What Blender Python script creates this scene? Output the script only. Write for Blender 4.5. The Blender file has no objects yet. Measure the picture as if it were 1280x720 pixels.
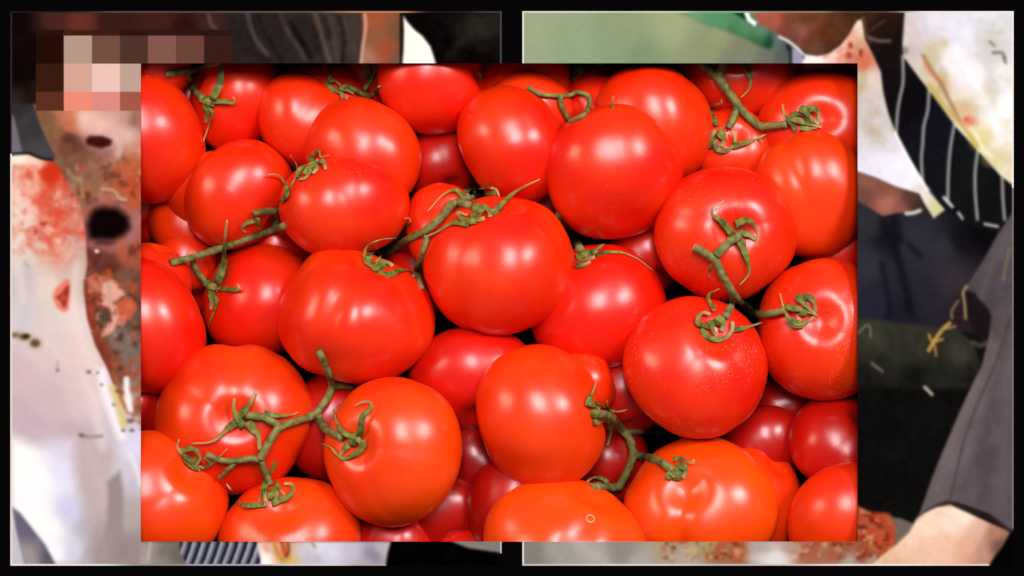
import bpy, math, random
import numpy as np
from mathutils import Vector, Matrix
from mathutils.bvhtree import BVHTree

# ------------------------------------------------------------------ camera, world, lamps, exposure
S = 0.0004            # metres per photograph pixel on the board plane (z = 0)
CAM_H = 1.2
scene = bpy.context.scene
COL = scene.collection

cam_data = bpy.data.cameras.new('camera')
cam = bpy.data.objects.new('camera', cam_data)
COL.objects.link(cam)
cam.location = (0, 0, CAM_H)
cam.rotation_euler = (0, 0, 0)
cam_data.sensor_width = 36.0
cam_data.lens = 36.0 * CAM_H / (1280 * S)
cam_data.clip_start = 0.01
cam_data.clip_end = 50.0
scene.camera = cam

world = bpy.data.worlds.new('World')
scene.world = world
world.use_nodes = True
bg = world.node_tree.nodes['Background']
bg.inputs['Color'].default_value = (0.92, 0.93, 1.0, 1)
bg.inputs['Strength'].default_value = 0.14

def area_lamp(name, direction, dist, sx, sy, radiance, color, twist=0.0):
    d = bpy.data.lights.new(name, 'AREA')
    d.shape = 'RECTANGLE'; d.size = sx; d.size_y = sy
    d.energy = radiance * math.pi * sx * sy
    d.color = color
    o = bpy.data.objects.new(name, d); COL.objects.link(o)
    v = Vector(direction).normalized()
    o.location = v * dist
    o.rotation_euler = (v.to_track_quat('Z', 'Y') @ Matrix.Rotation(twist, 4, 'Z').to_quaternion()).to_euler()
    return o
area_lamp('window_lamp', (0.02, 0.39, 0.92), 3.0, 0.75, 1.25, 25, (1.0, 0.96, 0.96))
area_lamp('window_lamp', (0.58, 0.40, 0.70), 3.0, 0.75, 0.9, 33, (1.0, 0.95, 0.95))
area_lamp('window_lamp', (-0.78, 0.28, 0.48), 3.0, 0.8, 1.2, 11.0, (1.0, 0.84, 0.62))
area_lamp('fill_lamp', (0.08, 0.24, 0.97), 3.6, 1.8, 1.2, 1.7, (1.0, 0.96, 0.95))  # added soft frontal fill, brightens the rows the board shadows

scene.view_settings.view_transform = 'Standard'
scene.view_settings.look = 'None'
scene.view_settings.gamma = 1.0
scene.view_settings.exposure = 0.0
scene.view_settings.use_curve_mapping = False
scene.cycles.use_denoising = True
scene.cycles.max_bounces = 8
PRINT_GAIN = 0.635     # albedo of the prints' paper white

rng = np.random.default_rng(7)
random.seed(7)

def px2w(px, py, z=0.0):
    k = (CAM_H - z) / CAM_H
    return Vector(((px - 640) * S * k, (360 - py) * S * k, z))

def board_z(py):
    """height in pixels of the board, which leans back with the slope of the heap"""
    Y = (360-py)*S
    return (-0.22*317*S-0.22*Y)/(1-0.22*Y/CAM_H)/S

def link(o, parent=None):
    COL.objects.link(o)
    if parent is not None:
        o.parent = parent
    return o

def mesh_obj(name, verts, faces, mat, parent=None, smooth=True, loc=None):
    me = bpy.data.meshes.new(name)
    me.from_pydata([tuple(v) for v in verts], [], [tuple(f) for f in faces])
    if smooth:
        me.polygons.foreach_set('use_smooth', [True] * len(me.polygons))
    me.materials.append(mat)
    me.update()
    o = bpy.data.objects.new(name, me)
    if loc is not None:
        o.location = loc
    return link(o, parent)

# ------------------------------------------------------------------ materials
def new_mat(name):
    m = bpy.data.materials.new(name); m.use_nodes = True
    nt = m.node_tree
    return m, nt, nt.nodes['Principled BSDF']

def node(nt, kind, **kw):
    n = nt.nodes.new(kind)
    for k, v in kw.items():
        if k in n.inputs:
            n.inputs[k].default_value = v
        else:
            setattr(n, k, v)
    return n

def tomato_material():
    m, nt, b = new_mat('tomato_skin')
    L = nt.links
    tc = node(nt, 'ShaderNodeTexCoord')
    info = node(nt, 'ShaderNodeObjectInfo')
    # ripeness: object colour alpha-free red channel carries how orange this fruit is
    sep = node(nt, 'ShaderNodeSeparateColor'); L.new(info.outputs['Color'], sep.inputs[0])
    n1 = node(nt, 'ShaderNodeTexNoise', Scale=26.0, Detail=3.0)
    off = node(nt, 'ShaderNodeVectorMath', operation='ADD')
    L.new(tc.outputs['Object'], off.inputs[0]); L.new(info.outputs['Location'], off.inputs[1])
    L.new(off.outputs[0], n1.inputs['Vector'])
    add = node(nt, 'ShaderNodeMath', operation='MULTIPLY_ADD')
    L.new(n1.outputs['Fac'], add.inputs[0]); add.inputs[1].default_value = 0.9
    L.new(sep.outputs[0], add.inputs[2])
    sub = node(nt, 'ShaderNodeMath', operation='SUBTRACT', use_clamp=True)
    L.new(add.outputs[0], sub.inputs[0]); sub.inputs[1].default_value = 0.62
    mix = node(nt, 'ShaderNodeMix', data_type='RGBA')
    L.new(sub.outputs[0], mix.inputs['Factor'])
    mix.inputs['A'].default_value = (0.70, 0.0075, 0.0003, 1)
    mix.inputs['B'].default_value = (0.82, 0.080, 0.0006, 1)
    # crimson: ripe skin, and shade painted into fruits deep in the gaps
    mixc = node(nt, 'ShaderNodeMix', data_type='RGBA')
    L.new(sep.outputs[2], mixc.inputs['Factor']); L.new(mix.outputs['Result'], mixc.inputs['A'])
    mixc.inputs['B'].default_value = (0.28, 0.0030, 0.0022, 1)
    # pale skin specks
    vo = node(nt, 'ShaderNodeTexVoronoi', Scale=640.0)
    L.new(off.outputs[0], vo.inputs['Vector'])
    n2 = node(nt, 'ShaderNodeTexNoise', Scale=38.0, Detail=2.0)
    L.new(off.outputs[0], n2.inputs['Vector'])
    lt = node(nt, 'ShaderNodeMapRange'); lt.inputs[1].default_value = 0.10; lt.inputs[2].default_value = 0.20
    lt.inputs[3].default_value = 1.0; lt.inputs[4].default_value = 0.0
    L.new(vo.outputs['Distance'], lt.inputs[0])
    gt = node(nt, 'ShaderNodeMapRange'); gt.inputs[1].default_value = 0.45; gt.inputs[2].default_value = 0.62
    L.new(n2.outputs['Fac'], gt.inputs[0])
    mu = node(nt, 'ShaderNodeMath', operation='MULTIPLY'); L.new(lt.outputs[0], mu.inputs[0]); L.new(gt.outputs[0], mu.inputs[1])
    mu2 = node(nt, 'ShaderNodeMath', operation='MULTIPLY'); L.new(mu.outputs[0], mu2.inputs[0]); L.new(sep.outputs[1], mu2.inputs[1])
    mix2 = node(nt, 'ShaderNodeMix', data_type='RGBA')
    L.new(mu2.outputs[0], mix2.inputs['Factor']); L.new(mixc.outputs['Result'], mix2.inputs['A'])
    mix2.inputs['B'].default_value = (0.80, 0.22, 0.12, 1)
    L.new(mix2.outputs['Result'], b.inputs['Base Color'])
    # gloss: waxy, uneven
    n3 = node(nt, 'ShaderNodeTexNoise', Scale=55.0, Detail=4.0)
    L.new(off.outputs[0], n3.inputs['Vector'])
    mr = node(nt, 'ShaderNodeMapRange'); mr.inputs[3].default_value = 0.20; mr.inputs[4].default_value = 0.41
    L.new(n3.outputs['Fac'], mr.inputs[0]); L.new(mr.outputs[0], b.inputs['Roughness'])
    b.inputs['IOR'].default_value = 1.52
    b.inputs['Subsurface Weight'].default_value = 0.12
    b.inputs['Subsurface Radius'].default_value = (1.0, 0.12, 0.05)
    b.inputs['Subsurface Scale'].default_value = 0.004
    n4 = node(nt, 'ShaderNodeTexNoise', Scale=260.0, Detail=5.0)
    L.new(tc.outputs['Object'], n4.inputs['Vector'])
    bp = node(nt, 'ShaderNodeBump'); bp.inputs['Strength'].default_value = 0.10; bp.inputs['Distance'].default_value = 0.0005
    L.new(n4.outputs['Fac'], bp.inputs['Height']); L.new(bp.outputs[0], b.inputs['Normal'])
    return m

def green_material(name, base, light, dry, dry_at):
    m, nt, b = new_mat(name)
    L = nt.links
    tc = node(nt, 'ShaderNodeTexCoord')
    n1 = node(nt, 'ShaderNodeTexNoise', Scale=260.0, Detail=4.0)
    L.new(tc.outputs['Object'], n1.inputs['Vector'])
    mr = node(nt, 'ShaderNodeMapRange'); mr.inputs[1].default_value = 0.35; mr.inputs[2].default_value = 0.68
    L.new(n1.outputs['Fac'], mr.inputs[0])
    mix = node(nt, 'ShaderNodeMix', data_type='RGBA'); L.new(mr.outputs[0], mix.inputs['Factor'])
    mix.inputs['A'].default_value = base + (1,); mix.inputs['B'].default_value = light + (1,)
    at = node(nt, 'ShaderNodeAttribute', attribute_name='along')
    m2 = node(nt, 'ShaderNodeMapRange'); m2.inputs[1].default_value = dry_at; m2.inputs[2].default_value = 1.0
    L.new(at.outputs['Fac'], m2.inputs[0])
    mix2 = node(nt, 'ShaderNodeMix', data_type='RGBA'); L.new(m2.outputs[0], mix2.inputs['Factor'])
    L.new(mix.outputs['Result'], mix2.inputs['A']); mix2.inputs['B'].default_value = dry + (1,)
    L.new(mix2.outputs['Result'], b.inputs['Base Color'])
    b.inputs['Roughness'].default_value = 0.6
    b.inputs['Specular IOR Level'].default_value = 0.25
    n2 = node(nt, 'ShaderNodeTexNoise', Scale=1400.0, Detail=3.0)
    L.new(tc.outputs['Object'], n2.inputs['Vector'])
    bp = node(nt, 'ShaderNodeBump'); bp.inputs['Strength'].default_value = 0.5; bp.inputs['Distance'].default_value = 0.0005
    L.new(n2.outputs['Fac'], bp.inputs['Height']); L.new(bp.outputs[0], b.inputs['Normal'])
    return m

def plain_material(name, col, rough=0.9, spec=0.1, grain=0.0):
    m, nt, b = new_mat(name)
    b.inputs['Roughness'].default_value = rough
    b.inputs['Specular IOR Level'].default_value = spec
    n1 = node(nt, 'ShaderNodeTexNoise', Scale=300.0, Detail=4.0)
    mix = node(nt, 'ShaderNodeMix', data_type='RGBA')
    nt.links.new(n1.outputs['Fac'], mix.inputs['Factor'])
    mix.inputs['A'].default_value = tuple(c * (1 - grain) for c in col) + (1,)
    mix.inputs['B'].default_value = tuple(c * (1 + grain) for c in col) + (1,)
    nt.links.new(mix.outputs['Result'], b.inputs['Base Color'])
    return m

def print_material():
    m, nt, b = new_mat('photo_paper')
    at = node(nt, 'ShaderNodeAttribute', attribute_name='ink')
    nt.links.new(at.outputs['Color'], b.inputs['Base Color'])
    b.inputs['Roughness'].default_value = 0.85
    b.inputs['Specular IOR Level'].default_value = 0.0
    return m

M_TOM = tomato_material()
M_SEPAL = green_material('sepal_green', (0.050, 0.062, 0.008), (0.21, 0.20, 0.032), (0.40, 0.25, 0.10), 0.5)
M_STEM = green_material('stem_green', (0.070, 0.075, 0.016), (0.23, 0.21, 0.060), (0.20, 0.16, 0.06), 0.85)
M_CUT = plain_material('cut_stem_pith', (0.62, 0.48, 0.30), 0.8, 0.1, 0.2)
M_HAIR = plain_material('stem_fuzz', (0.30, 0.30, 0.16), 0.7, 0.1, 0.2)
M_SCAR = plain_material('cork_scar', (0.42, 0.30, 0.16), 0.8, 0.1, 0.4)
M_BLACK = plain_material('black_card', (0.0012, 0.0010, 0.0010), 0.95, 0.0, 0.3)
M_TRAY = plain_material('dark_tray', (0.006, 0.004, 0.004), 0.8, 0.05, 0.3)
M_PRINT = print_material()

# ------------------------------------------------------------------ tomato data (photograph pixels)
# key: box, level in the pile, stem direction (x right, y up, z to viewer), lobes, lobe depth, orange, specks, label
T = {
 # deep ones
 'd1': ((503,160,600,256), 0, (.3,-.5,.6), 5,.02, 0,0, 'dark red tomato deep in the gap between two round fruits above the central calyx'),
 'd2': ((545,515,655,625), 0, (.3,.5,.6), 5,.02, 0,0, 'almost black tomato at the bottom of the gap beside the round orange one'),
 'd3': ((495,588,612,705), 0, (.3,-.5,.6), 5,.02, 0,0, 'maroon tomato down in the gap above the black strip of the print'),
 'd4': ((432,632,545,740), 0, (-.3,-.5,.6), 5,.02, 0,0, 'dark red tomato under the round orange one at the striped cloth edge'),
 'd5': ((900,505,1010,612), 0, (.3,-.5,.4), 5,.02, 0,0, 'purplish tomato deep under the dusty speckled fruit'),
 'd6': ((355,462,475,605), 0, (.3,-.5,.6), 5,.02, 0,0, 'maroon tomato deep beneath the branching vine stem'),
 'd7': ((118,468,210,570), 0, (.3,-.5,.6), 5,.02, 0,0, 'dark tomato down beside the board edge under the star calyx fruit'),
 'd8': ((757,272,858,372), 0, (.3,-.5,.6), 5,.02, 0,0, 'dim red tomato in the gap under the heart shaped fruit'),
 'd9': ((1000,270,1110,372), 0, (.3,-.5,.6), 5,.02, 0,0, 'red tomato corner between the creased fruit and the speckled one'),
 'd10': ((720,440,838,545), 0, (.1,-.5,.3), 5,.03, 0,0, 'crimson tomato behind the sepals at the blocky orange fruit'),
 'd11': ((712,530,815,632), -1, (.3,-.5,.6), 5,.05, 0,0, 'maroon wrinkled tomato under the forked stem beside the blocky orange fruit'),
 'd12': ((975,38,1100,130), 0, (.3,-.5,.6), 5,.02, 0,0, 'dark red tomato in shadow at the board edge near the spotted collar print'),
 'd13': ((300,270,392,360), 0, (.3,-.5,.6), 5,.02, .1,0, 'pinkish red tomato under the joint of the diagonal stem'),
 'd14': ((525,655,625,755), 0, (.3,-.5,.6), 5,.02, .1,0, 'red tomato rim at the board edge over the black strip'),
 'd15': ((128,215,222,308), 0, (.3,-.5,.6), 5,.02, .2,0, 'pale red tomato bit down at the board edge under the mouth print'),
 'd16': ((190,80,290,185), -1, (.3,-.5,.6), 5,.02, .2,0, 'red tomato deep behind the stem near the dark hair print'),
 'd17': ((195,290,300,395), -1, (.3,-.5,.6), 5,.02, .2,0, 'red tomato deep below the diagonal stem'),
 'd18': ((690,120,790,230), -1, (.3,-.5,.6), 5,.02, .2,0, 'dim tomato beneath the looped brown stem'),
 'd19': ((480,280,575,400), -1, (.3,-.5,.6), 5,.02, .1,0, 'shaded tomato beneath the central forked stem'),
 'd20': ((930,470,1030,560), -1, (.3,-.5,.6), 5,.02, .0,0, 'nearly black tomato in the hole beside the crimson fruit'),
 'd21': ((640,210,740,310), -1, (.3,-.5,.6), 5,.02, .0,0, 'shaded tomato under the gap between central and heart shaped fruits'),
 'd22': ((425,40,525,150), 0, (.3,-.5,.6), 5,.02, .2,0, 'red tomato under the withered stem tangle beside the scarred fruit'),
 'd23': ((560,50,655,150), 0, (.3,-.5,.6), 5,.02, .2,0, 'red tomato sliver between the scarred fruit and the nearly spherical one'),
 'd24': ((975,60,1085,160), -1, (.3,-.5,.6), 5,.02, .2,0, 'shaded red tomato beneath the claw calyx fruit at the board corner'),
 # row at the back
 't1b': ((140,28,240,128), 1, (.3,.8,.3), 5,.03, .2,0, 'red tomato mostly hidden under the board edge behind the glossy one'),
 't2':  ((236,48,352,190), 1, (-.8,.35,.4), 5,.03, .25,0, 'red tomato carrying a star calyx, wedged behind the fruits beside the brown haired picture'),
 't3b': ((328,78,470,200), 1, (.2,-.6,.7), 5,.03, .25,0, 'orange red tomato with withered calyx tucked behind two others below the dark hair print'),
 't3':  ((322,90,440,218), 2, (.5,.75,-.2), 4,.06, .3,0, 'lobed red tomato leaning behind a round one, below the dark hair print'),
 't7':  ((471,34,607,168), 3, (.92,.2,.25), 5,.03, .25,0, 'red tomato with a small corky scar, cut by the board edge under the white wedge'),
 't8a': ((592,48,720,165), 1, (.1,.8,.3), 5,.03, .35,0, 'pinkish red tomato half hidden at the board edge below the green print'),
 't8b': ((605,86,718,195), 2, (.1,.8,-.3), 5,.02, .35,0, 'dull orange red tomato whose top arc shows above the thin brown forked stem'),
 't12b':((705,82,805,180), 1, (.1,.8,.3), 5,.03, .2,0, 'red tomato behind the looped brown stem and under a dark leaf'),
 't12': ((738,80,891,236), 3, (.3,.8,-.3), 5,.03, .35,0, 'large red tomato behind the heart shaped one'),
 't15': ((846,22,1000,148), 1, (-.1,.2,.95), 5,.05, .3,0, 'red tomato with dimpled crown beneath the thick green stem at the board edge'),
 't18b':((862,196,968,290), 1, (.1,.8,-.3), 5,.02, .5,0, 'orange tomato showing only a thin arc below a star calyx'),
 't18': ((856,134,972,238), 2, (0,.35,.9), 5,.04, .4,.6, 'red tomato bearing a wide dried calyx on a forked stem beside the large plain one'),
 't16': ((946,87,1112,230), 2, (-.15,.1,.95), 5,.03, .3,.3, 'red tomato with claw like calyx, cut by the board edge at the striped waistcoat'),
 # second row
 't1':  ((88,86,254,254), 4, (.75,.55,-.3), 5,.02, .25,0, 'glossy red tomato cut by the board edge beside the open mouth print'),
 't4':  ((381,122,527,266), 3, (.25,.85,-.3), 5,.02, .35,0, 'round bright red tomato between a scarred fruit and a flat sided one'),
 't5c': ((184,232,280,330), 1, (.3,.8,.2), 5,.02, .45,0, 'orange red tomato peeping out below the fruit at the open mouth print'),
 't5b': ((209,188,322,288), 2, (.6,-.6,.2), 5,.02, .5,0, 'orange red tomato showing as a pale rimmed crescent behind a round one'),
 't5':  ((231,174,367,312), 3, (.75,-.6,.2), 5,.02, .35,0, 'round red tomato above a diagonal green stem, with a thin stalk end at its side'),
 't9':  ((571,106,712,256), 4, (.85,.45,0), 5,.02, .35,0, 'nearly spherical red tomato left of a thin brown forked stem'),
 't11': ((681,131,854,299), 6, (-.15,.75,-.6), 3,.03, .3,.3, 'big heart shaped red tomato with a faint scratch on its face'),
 't19': ((939,162,1090,323), 4, (.1,.3,-.9), 5,.02, .55,.3, 'orange red creased tomato cut by the board edge beside the dark trousers print'),
 't13': ((507,228,605,345), 2, (.3,.5,.7), 4,.06, .3,0, 'small lobed red tomato under a green forked stem behind the large central fruit'),
 't6':  ((349,194,512,323), 5, (-.25,.95,-.2), 3,.06, .3,.6, 'flat sided red tomato with a curled calyx peeking over its top'),
 # middle
 't22b':((196,278,272,365), 1, (.3,.8,.2), 5,.02, .35,0, 'small red tomato behind the diagonal green stem'),
 't21b':((140,303,240,400), 2, (.3,.8,.2), 5,.02, .3,0, 'red tomato showing as a thin arc above the fruit beside the stained shirt print'),
 't22': ((252,303,395,450), 2, (-.75,.45,.45), 5,.03, .25,0, 'red tomato carrying a star calyx whose long sepal crosses the diagonal stem'),
 't21': ((96,320,258,493), 4, (.75,.5,-.3), 5,.02, .25,0, 'glossy red tomato cut by the board edge at the ear shaped stain'),
 't14': ((529,244,718,419), 6, (-.15,.82,.38), 4,.05, .3,0, 'large central red tomato with long pointed sepal and bulbous green calyx'),
 't20': ((817,209,997,377), 6, (.14,.02,.98), 5,.035, .3,.5, 'large red tomato facing up with a yellow centred calyx and a cut stem end'),
 't28': ((662,305,833,464), 3, (-.2,.85,.3), 4,.03, .15,0, 'red tomato shaded under the large central one, with a long thin dry sepal'),
 't23': ((346,306,544,480), 7, (.3,.85,.28), 3,.06, .35,0, 'large lumpy red tomato with rippled highlights and a curly calyx at its shoulder'),
 't29': ((510,408,672,540), 2, (.1,-.6,.5), 5,.03, 0,0, 'dark red tomato lying low beneath the large central one'),
 't31': ((778,370,960,548), 8, (.28,.55,.75), 5,.03, .3,1, 'large red tomato with pale dusty specks and a twisted calyx ring'),
 't32': ((948,322,1118,501), 6, (-.2,.18,.95), 5,.03, .35,1, 'red speckled tomato with claw like calyx, cut by the board edge at the green cushion'),
 # front
 't24': ((193,430,392,618), 6, (.1,.05,.98), 4,.05, .45,0, 'large orange red tomato with a five pointed green star calyx'),
 't27': ((404,471,578,659), 8, (-.55,.12,.8), 5,.03, .65,0, 'round orange tomato with a pale green calyx on its side'),
 't30': ((595,430,757,612), 5, (.93,.2,.05), 4,.02, .6,0, 'blocky orange tomato with long vertical highlights and a stem at its side'),
 't30c':((690,436,770,520), 3, (.9,.3,.05), 4,.03, .4,0, 'small red tomato shoulder showing behind the blocky orange fruit'),
 't40': ((778,545,973,722), 6, (-.28,.38,.85), 3,.045, .8,0, 'two lobed orange tomato with a knobby bare calyx in its dimple'),
 't43': ((890,552,1003,705), 3, (.3,.5,.3), 5,.03, .4,0, 'red tomato squeezed behind the two lobed orange fruit'),
 't42': ((984,494,1124,620), 4, (.3,.6,.5), 4,.04, .05,0, 'deep crimson tomato in shade beside the black seat print'),
 't44': ((985,577,1140,730), 6, (.3,-.5,.5), 5,.02, .45,0, 'orange red tomato cut by the board edge beside the red chopped food print'),
 't35': ((604,596,810,760), 8, (.42,.75,.3), 4,.04, .85,0, 'large orange tomato with a small ring mark, cut by the board edge'),
 't36': ((582,562,705,700), 2, (.3,-.5,.5), 5,.02, 0,0, 'dark red tomato in shade between two orange fruits'),
 't25': ((104,538,284,705), 8, (.62,.5,.55), 4,.05, .65,0, 'orange red tomato with withered curly calyx, cut by the board edge at the white shirt'),
 't26': ((272,597,452,750), 7, (-.12,.58,.78), 5,.03, .6,0, 'orange tomato with a looping calyx, cut by the board edge above the striped print'),
}

# ------------------------------------------------------------------ stacking: each fruit settles on those it overlaps
keys = sorted(T, key=lambda k: T[k][1])
E = {}
for k in keys:
    x0, y0, x1, y1 = T[k][0]
    E[k] = dict(c=np.array([(x0+x1)/2, (y0+y1)/2]), a=(x1-x0)/2, b=(y1-y0)/2, z=0.0)
    E[k]['h'] = 0.5*(E[k]['a']+E[k]['b'])*0.78
ang = np.linspace(0, 2*math.pi, 120, endpoint=False)
OX0, OX1, OY0, OY1 = 176, 1072, 79, 677
def clearance(e, f):
    """how far the equator of e must lie above that of f so that e's outline stays in front"""
    worst = None
    for sc_, keep in ((1.0, 0.0), (0.92, 0.35), (0.8, 0.35)):
        sx = e['c'][0] + e['a']*sc_*np.cos(ang); sy = e['c'][1] + e['b']*sc_*np.sin(ang)
        r2 = ((sx-f['c'][0])/f['a'])**2 + ((sy-f['c'][1])/f['b'])**2
        ins = r2 < 1
        if ins.any():
            hh = f['h']*np.sqrt(1-r2[ins]).max() + keep*e['h']*math.sqrt(1-sc_*sc_)
            worst = hh if worst is None else max(worst, hh)
    return worst
placed = []
for k in reversed(keys):          # from the top of the heap downwards, each as high as it can lie
    e = E[k]; lev = T[k][1]
    x0, y0, x1, y1 = T[k][0]
    cut = x0 < OX0+4 or x1 > OX1-4 or y0 < OY0+4 or y1 > OY1-4
    z = board_z(min(max(e['c'][1], OY0), OY1)) + (-10.0 if cut else 14.0) - e['h']
    for q in placed:
        if T[q][1] == lev:
            continue
        c_ = clearance(E[q], e)
        if c_ is not None:
            z = min(z, E[q]['z'] - 0.56*c_ - 1.0)
    if lev <= 0:
        z = min(z, board_z(e['c'][1]) - 140.0 + 30*lev)
    e['z'] = z
    placed.append(k)
print('Z', {k: round(E[k]['z']) for k in keys})

# ------------------------------------------------------------------ tomato bodies
CREASE = {'t40': ((-.36,-.52,.77), .10), 't19': ((-.42,.45,.78), .05), 't24': ((.05,.85,.5), .05),
          't6': ((-.1,.8,.5), .03), 't14': ((-.35,.7,.6), .04), 't35': ((.25,.4,.87), .05), 't23': ((-.1,.3,.9), .05)}
def tomato_mesh(axis, n, amp, seed, nu=46, nv=72, crease=None, lump=1.0):
    r = np.random.default_rng(seed)
    u = np.linspace(0, math.pi, nu+1)[:, None]
    v = np.linspace(0, 2*math.pi, nv, endpoint=False)[None, :]
    su, cu = np.sin(u), np.cos(u)
    ph = r.uniform(0, 6.28); ph2 = r.uniform(0, 6.28)
    lobe = amp*(np.abs(np.cos(n*v/2+ph))**0.75*1.6-1.0)*(0.35*su + 0.9*su*np.exp(-(u/1.25)**2))
    lobe = lobe + 0.35*amp*np.cos(2*v+ph2)*su
    rad = 1 + lobe
    rho = su**0.92*rad
    h = 0.84*cu*(1+0.5*lobe) - 0.15*np.exp(-(u/0.22)**2) + 0.05*np.exp(-((math.pi-u)/0.4)**2)
    P = np.stack([rho*np.cos(v), rho*np.sin(v), h*np.ones_like(v)], -1)
    # gentle unevenness of the skin
    bump = np.zeros(P.shape[:2])
    for i in range(9):
        d = r.normal(size=3); d /= np.linalg.norm(d)
        fr = r.uniform(2.0, 5.5)
        bump += np.sin(P @ d*fr + r.uniform(0, 6.28))/fr
    for i in range(7):
        d = r.normal(size=3); d /= np.linalg.norm(d)
        bump += 0.10*np.sin(P @ d*r.uniform(6, 11) + r.uniform(0, 6.28))
    P = P*(1+0.021*lump*bump[..., None])
    a = Vector(axis).normalized()
    q = Vector((0, 0, 1)).rotation_difference(a)
    Rm = np.array((q.to_matrix() @ Matrix.Rotation(r.uniform(0, 6.28), 3, 'Z')))
    P = P @ Rm.T
    if crease is not None:
        d = np.array(crease[0], float); d /= np.linalg.norm(d)
        an = np.array(a); w = np.cross(an, d); w /= np.linalg.norm(w)+1e-9
        side = d-an*np.dot(an, d); side /= np.linalg.norm(side)+1e-9
        nn = P/np.linalg.norm(P, axis=-1, keepdims=True)
        off = nn @ w; on = np.clip((nn @ side)*1.3, 0, 1); on = on*on*(3-2*on)
        P = P*(1-(crease[1]*np.exp(-(off/0.15)**2)*on)[..., None])
        P = P*(1+(crease[1]*0.08*np.exp(-((np.abs(off)-.38)/0.2)**2)*on)[..., None])
    V = [P[0].mean(0)]
    for i in range(1, nu):
        V.extend(P[i])
    V.append(P[nu].mean(0))
    V = np.array(V)
    F = []
    for j in range(nv):
        F.append((0, 1+j, 1+(j+1) % nv))
    for i in range(nu-2):
        o = 1+i*nv
        for j in range(nv):
            F.append((o+j, o+nv+j, o+nv+(j+1) % nv, o+(j+1) % nv))
    o = 1+(nu-2)*nv; last = len(V)-1
    for j in range(nv):
        F.append((o+j, last, o+(j+1) % nv))
    return V, F

CRIMSON_SHADE = {'t42': .45, 't29': .35, 'd5': .8, 'd10': .5, 'd11': .8, 'd1': .6, 't36': .7, 'd3': .8, 'd2': .9, 'd8': .4, 'd6': .5, 'd4': .5, 'd12': .3, 'd20': .9, 'd14': .3, 'd7': .5}  # ripe crimson; on the deep fruits it paints in gap shade
LUMP = {'t23': 2.4, 't11': 1.1, 't14': 1.5, 't6': 1.7, 't3': 1.6, 't30': 1.6, 't35': 1.4, 't13': 1.6}
TOM = {}
allv, allf = [], []
for i, k in enumerate(T):
    box, lev, axis, n, amp, orange, specks, label = T[k]
    e = E[k]
    V, F = tomato_mesh(axis, n, amp, 100+i, crease=CREASE.get(k), lump=LUMP.get(k, 1.15))
    lo, hi = V.min(0), V.max(0)
    V = V - (lo+hi)/2
    ext = (hi-lo)/2
    zc = e['z']*S
    kz = (CAM_H-zc)/CAM_H*S
    sx, sy = e['a']/ext[0]*kz, e['b']/ext[1]*kz
    szz = 0.5*(sx+sy)*0.90
    V = V*np.array([sx, sy, szz])
    c = px2w(e['c'][0], e['c'][1], zc)
    # what passes under the board must stay below it
    fx = 640+(V[:, 0]+c.x)/S; fy = 360-(V[:, 1]+c.y)/S
    outside = (fx < OX0+1) | (fx > OX1-1) | (fy < OY0+1) | (fy > OY1-1)
    if outside.any():
        over = (V[outside, 2]+c.z-board_z(fy[outside])*S).max()+0.0018
        if over > 0:
            c.z -= over
    o = mesh_obj('tomato', V, F, M_TOM, loc=c)
    o['label'] = label; o['category'] = 'tomato'; o['group'] = 'tomatoes in the heap'
    o.color = (orange, specks, CRIMSON_SHADE.get(k, 0.0), 1)
    TOM[k] = o
    base = len(allv)
    allv.extend([tuple(Vector(v)+c) for v in V]); allf.extend([tuple(x+base for x in f) for f in F])
BVH = BVHTree.FromPolygons(allv, allf)
EYE = Vector((0, 0, CAM_H))

def surf(px, py):
    d = (px2w(px, py) - EYE).normalized()
    hit = BVH.ray_cast(EYE, d)
    return hit[0].z if hit[0] is not None else -0.10

# ------------------------------------------------------------------ vines and calyxes
def catmull(pts, per=6):
    pts = [np.array(p, float) for p in pts]
    if len(pts) == 2:
        return [pts[0]+(pts[1]-pts[0])*t for t in np.linspace(0, 1, per+1)]
    P = [2*pts[0]-pts[1]]+pts+[2*pts[-1]-pts[-2]]
    out = []
    for i in range(1, len(P)-2):
        p0, p1, p2, p3 = P[i-1:i+3]
        for t in np.linspace(0, 1, per, endpoint=False):
            out.append(0.5*((2*p1)+(-p0+p2)*t+(2*p0-5*p1+4*p2-p3)*t*t+(-p0+3*p1-3*p2+p3)*t**3))
    out.append(P[-2])
    return out

def sweep(path, wid, thk, fold=0.0, nseg=8, seed=0):
    """flattened tube along a 3-D path; wid/thk are half sizes per point"""
    V, F, A = [], [], []
    n = len(path)
    for i, p in enumerate(path):
        t = path[min(i+1, n-1)]-path[max(i-1, 0)]
        t = t/(np.linalg.norm(t)+1e-12)
        ref = np.array([0.15*math.sin(i*0.5+seed), 0.35, 0.93])
        s = np.cross(t, ref); s /= (np.linalg.norm(s)+1e-12)
        nn = np.cross(s, t)
        for j in range(nseg):
            a = 2*math.pi*j/nseg
            ca, sa = math.cos(a), math.sin(a)
            V.append(p+s*wid[i]*ca+nn*(thk[i]*sa+fold*wid[i]*abs(ca)))
            A.append(i/(n-1))
    for i in range(n-1):
        for j in range(nseg):
            F.append((i*nseg+j, i*nseg+(j+1) % nseg, (i+1)*nseg+(j+1) % nseg, (i+1)*nseg+j))
    F.append(tuple(range(nseg))[::-1]); F.append(tuple((n-1)*nseg+j for j in range(nseg)))
    return V, F, A

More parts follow.
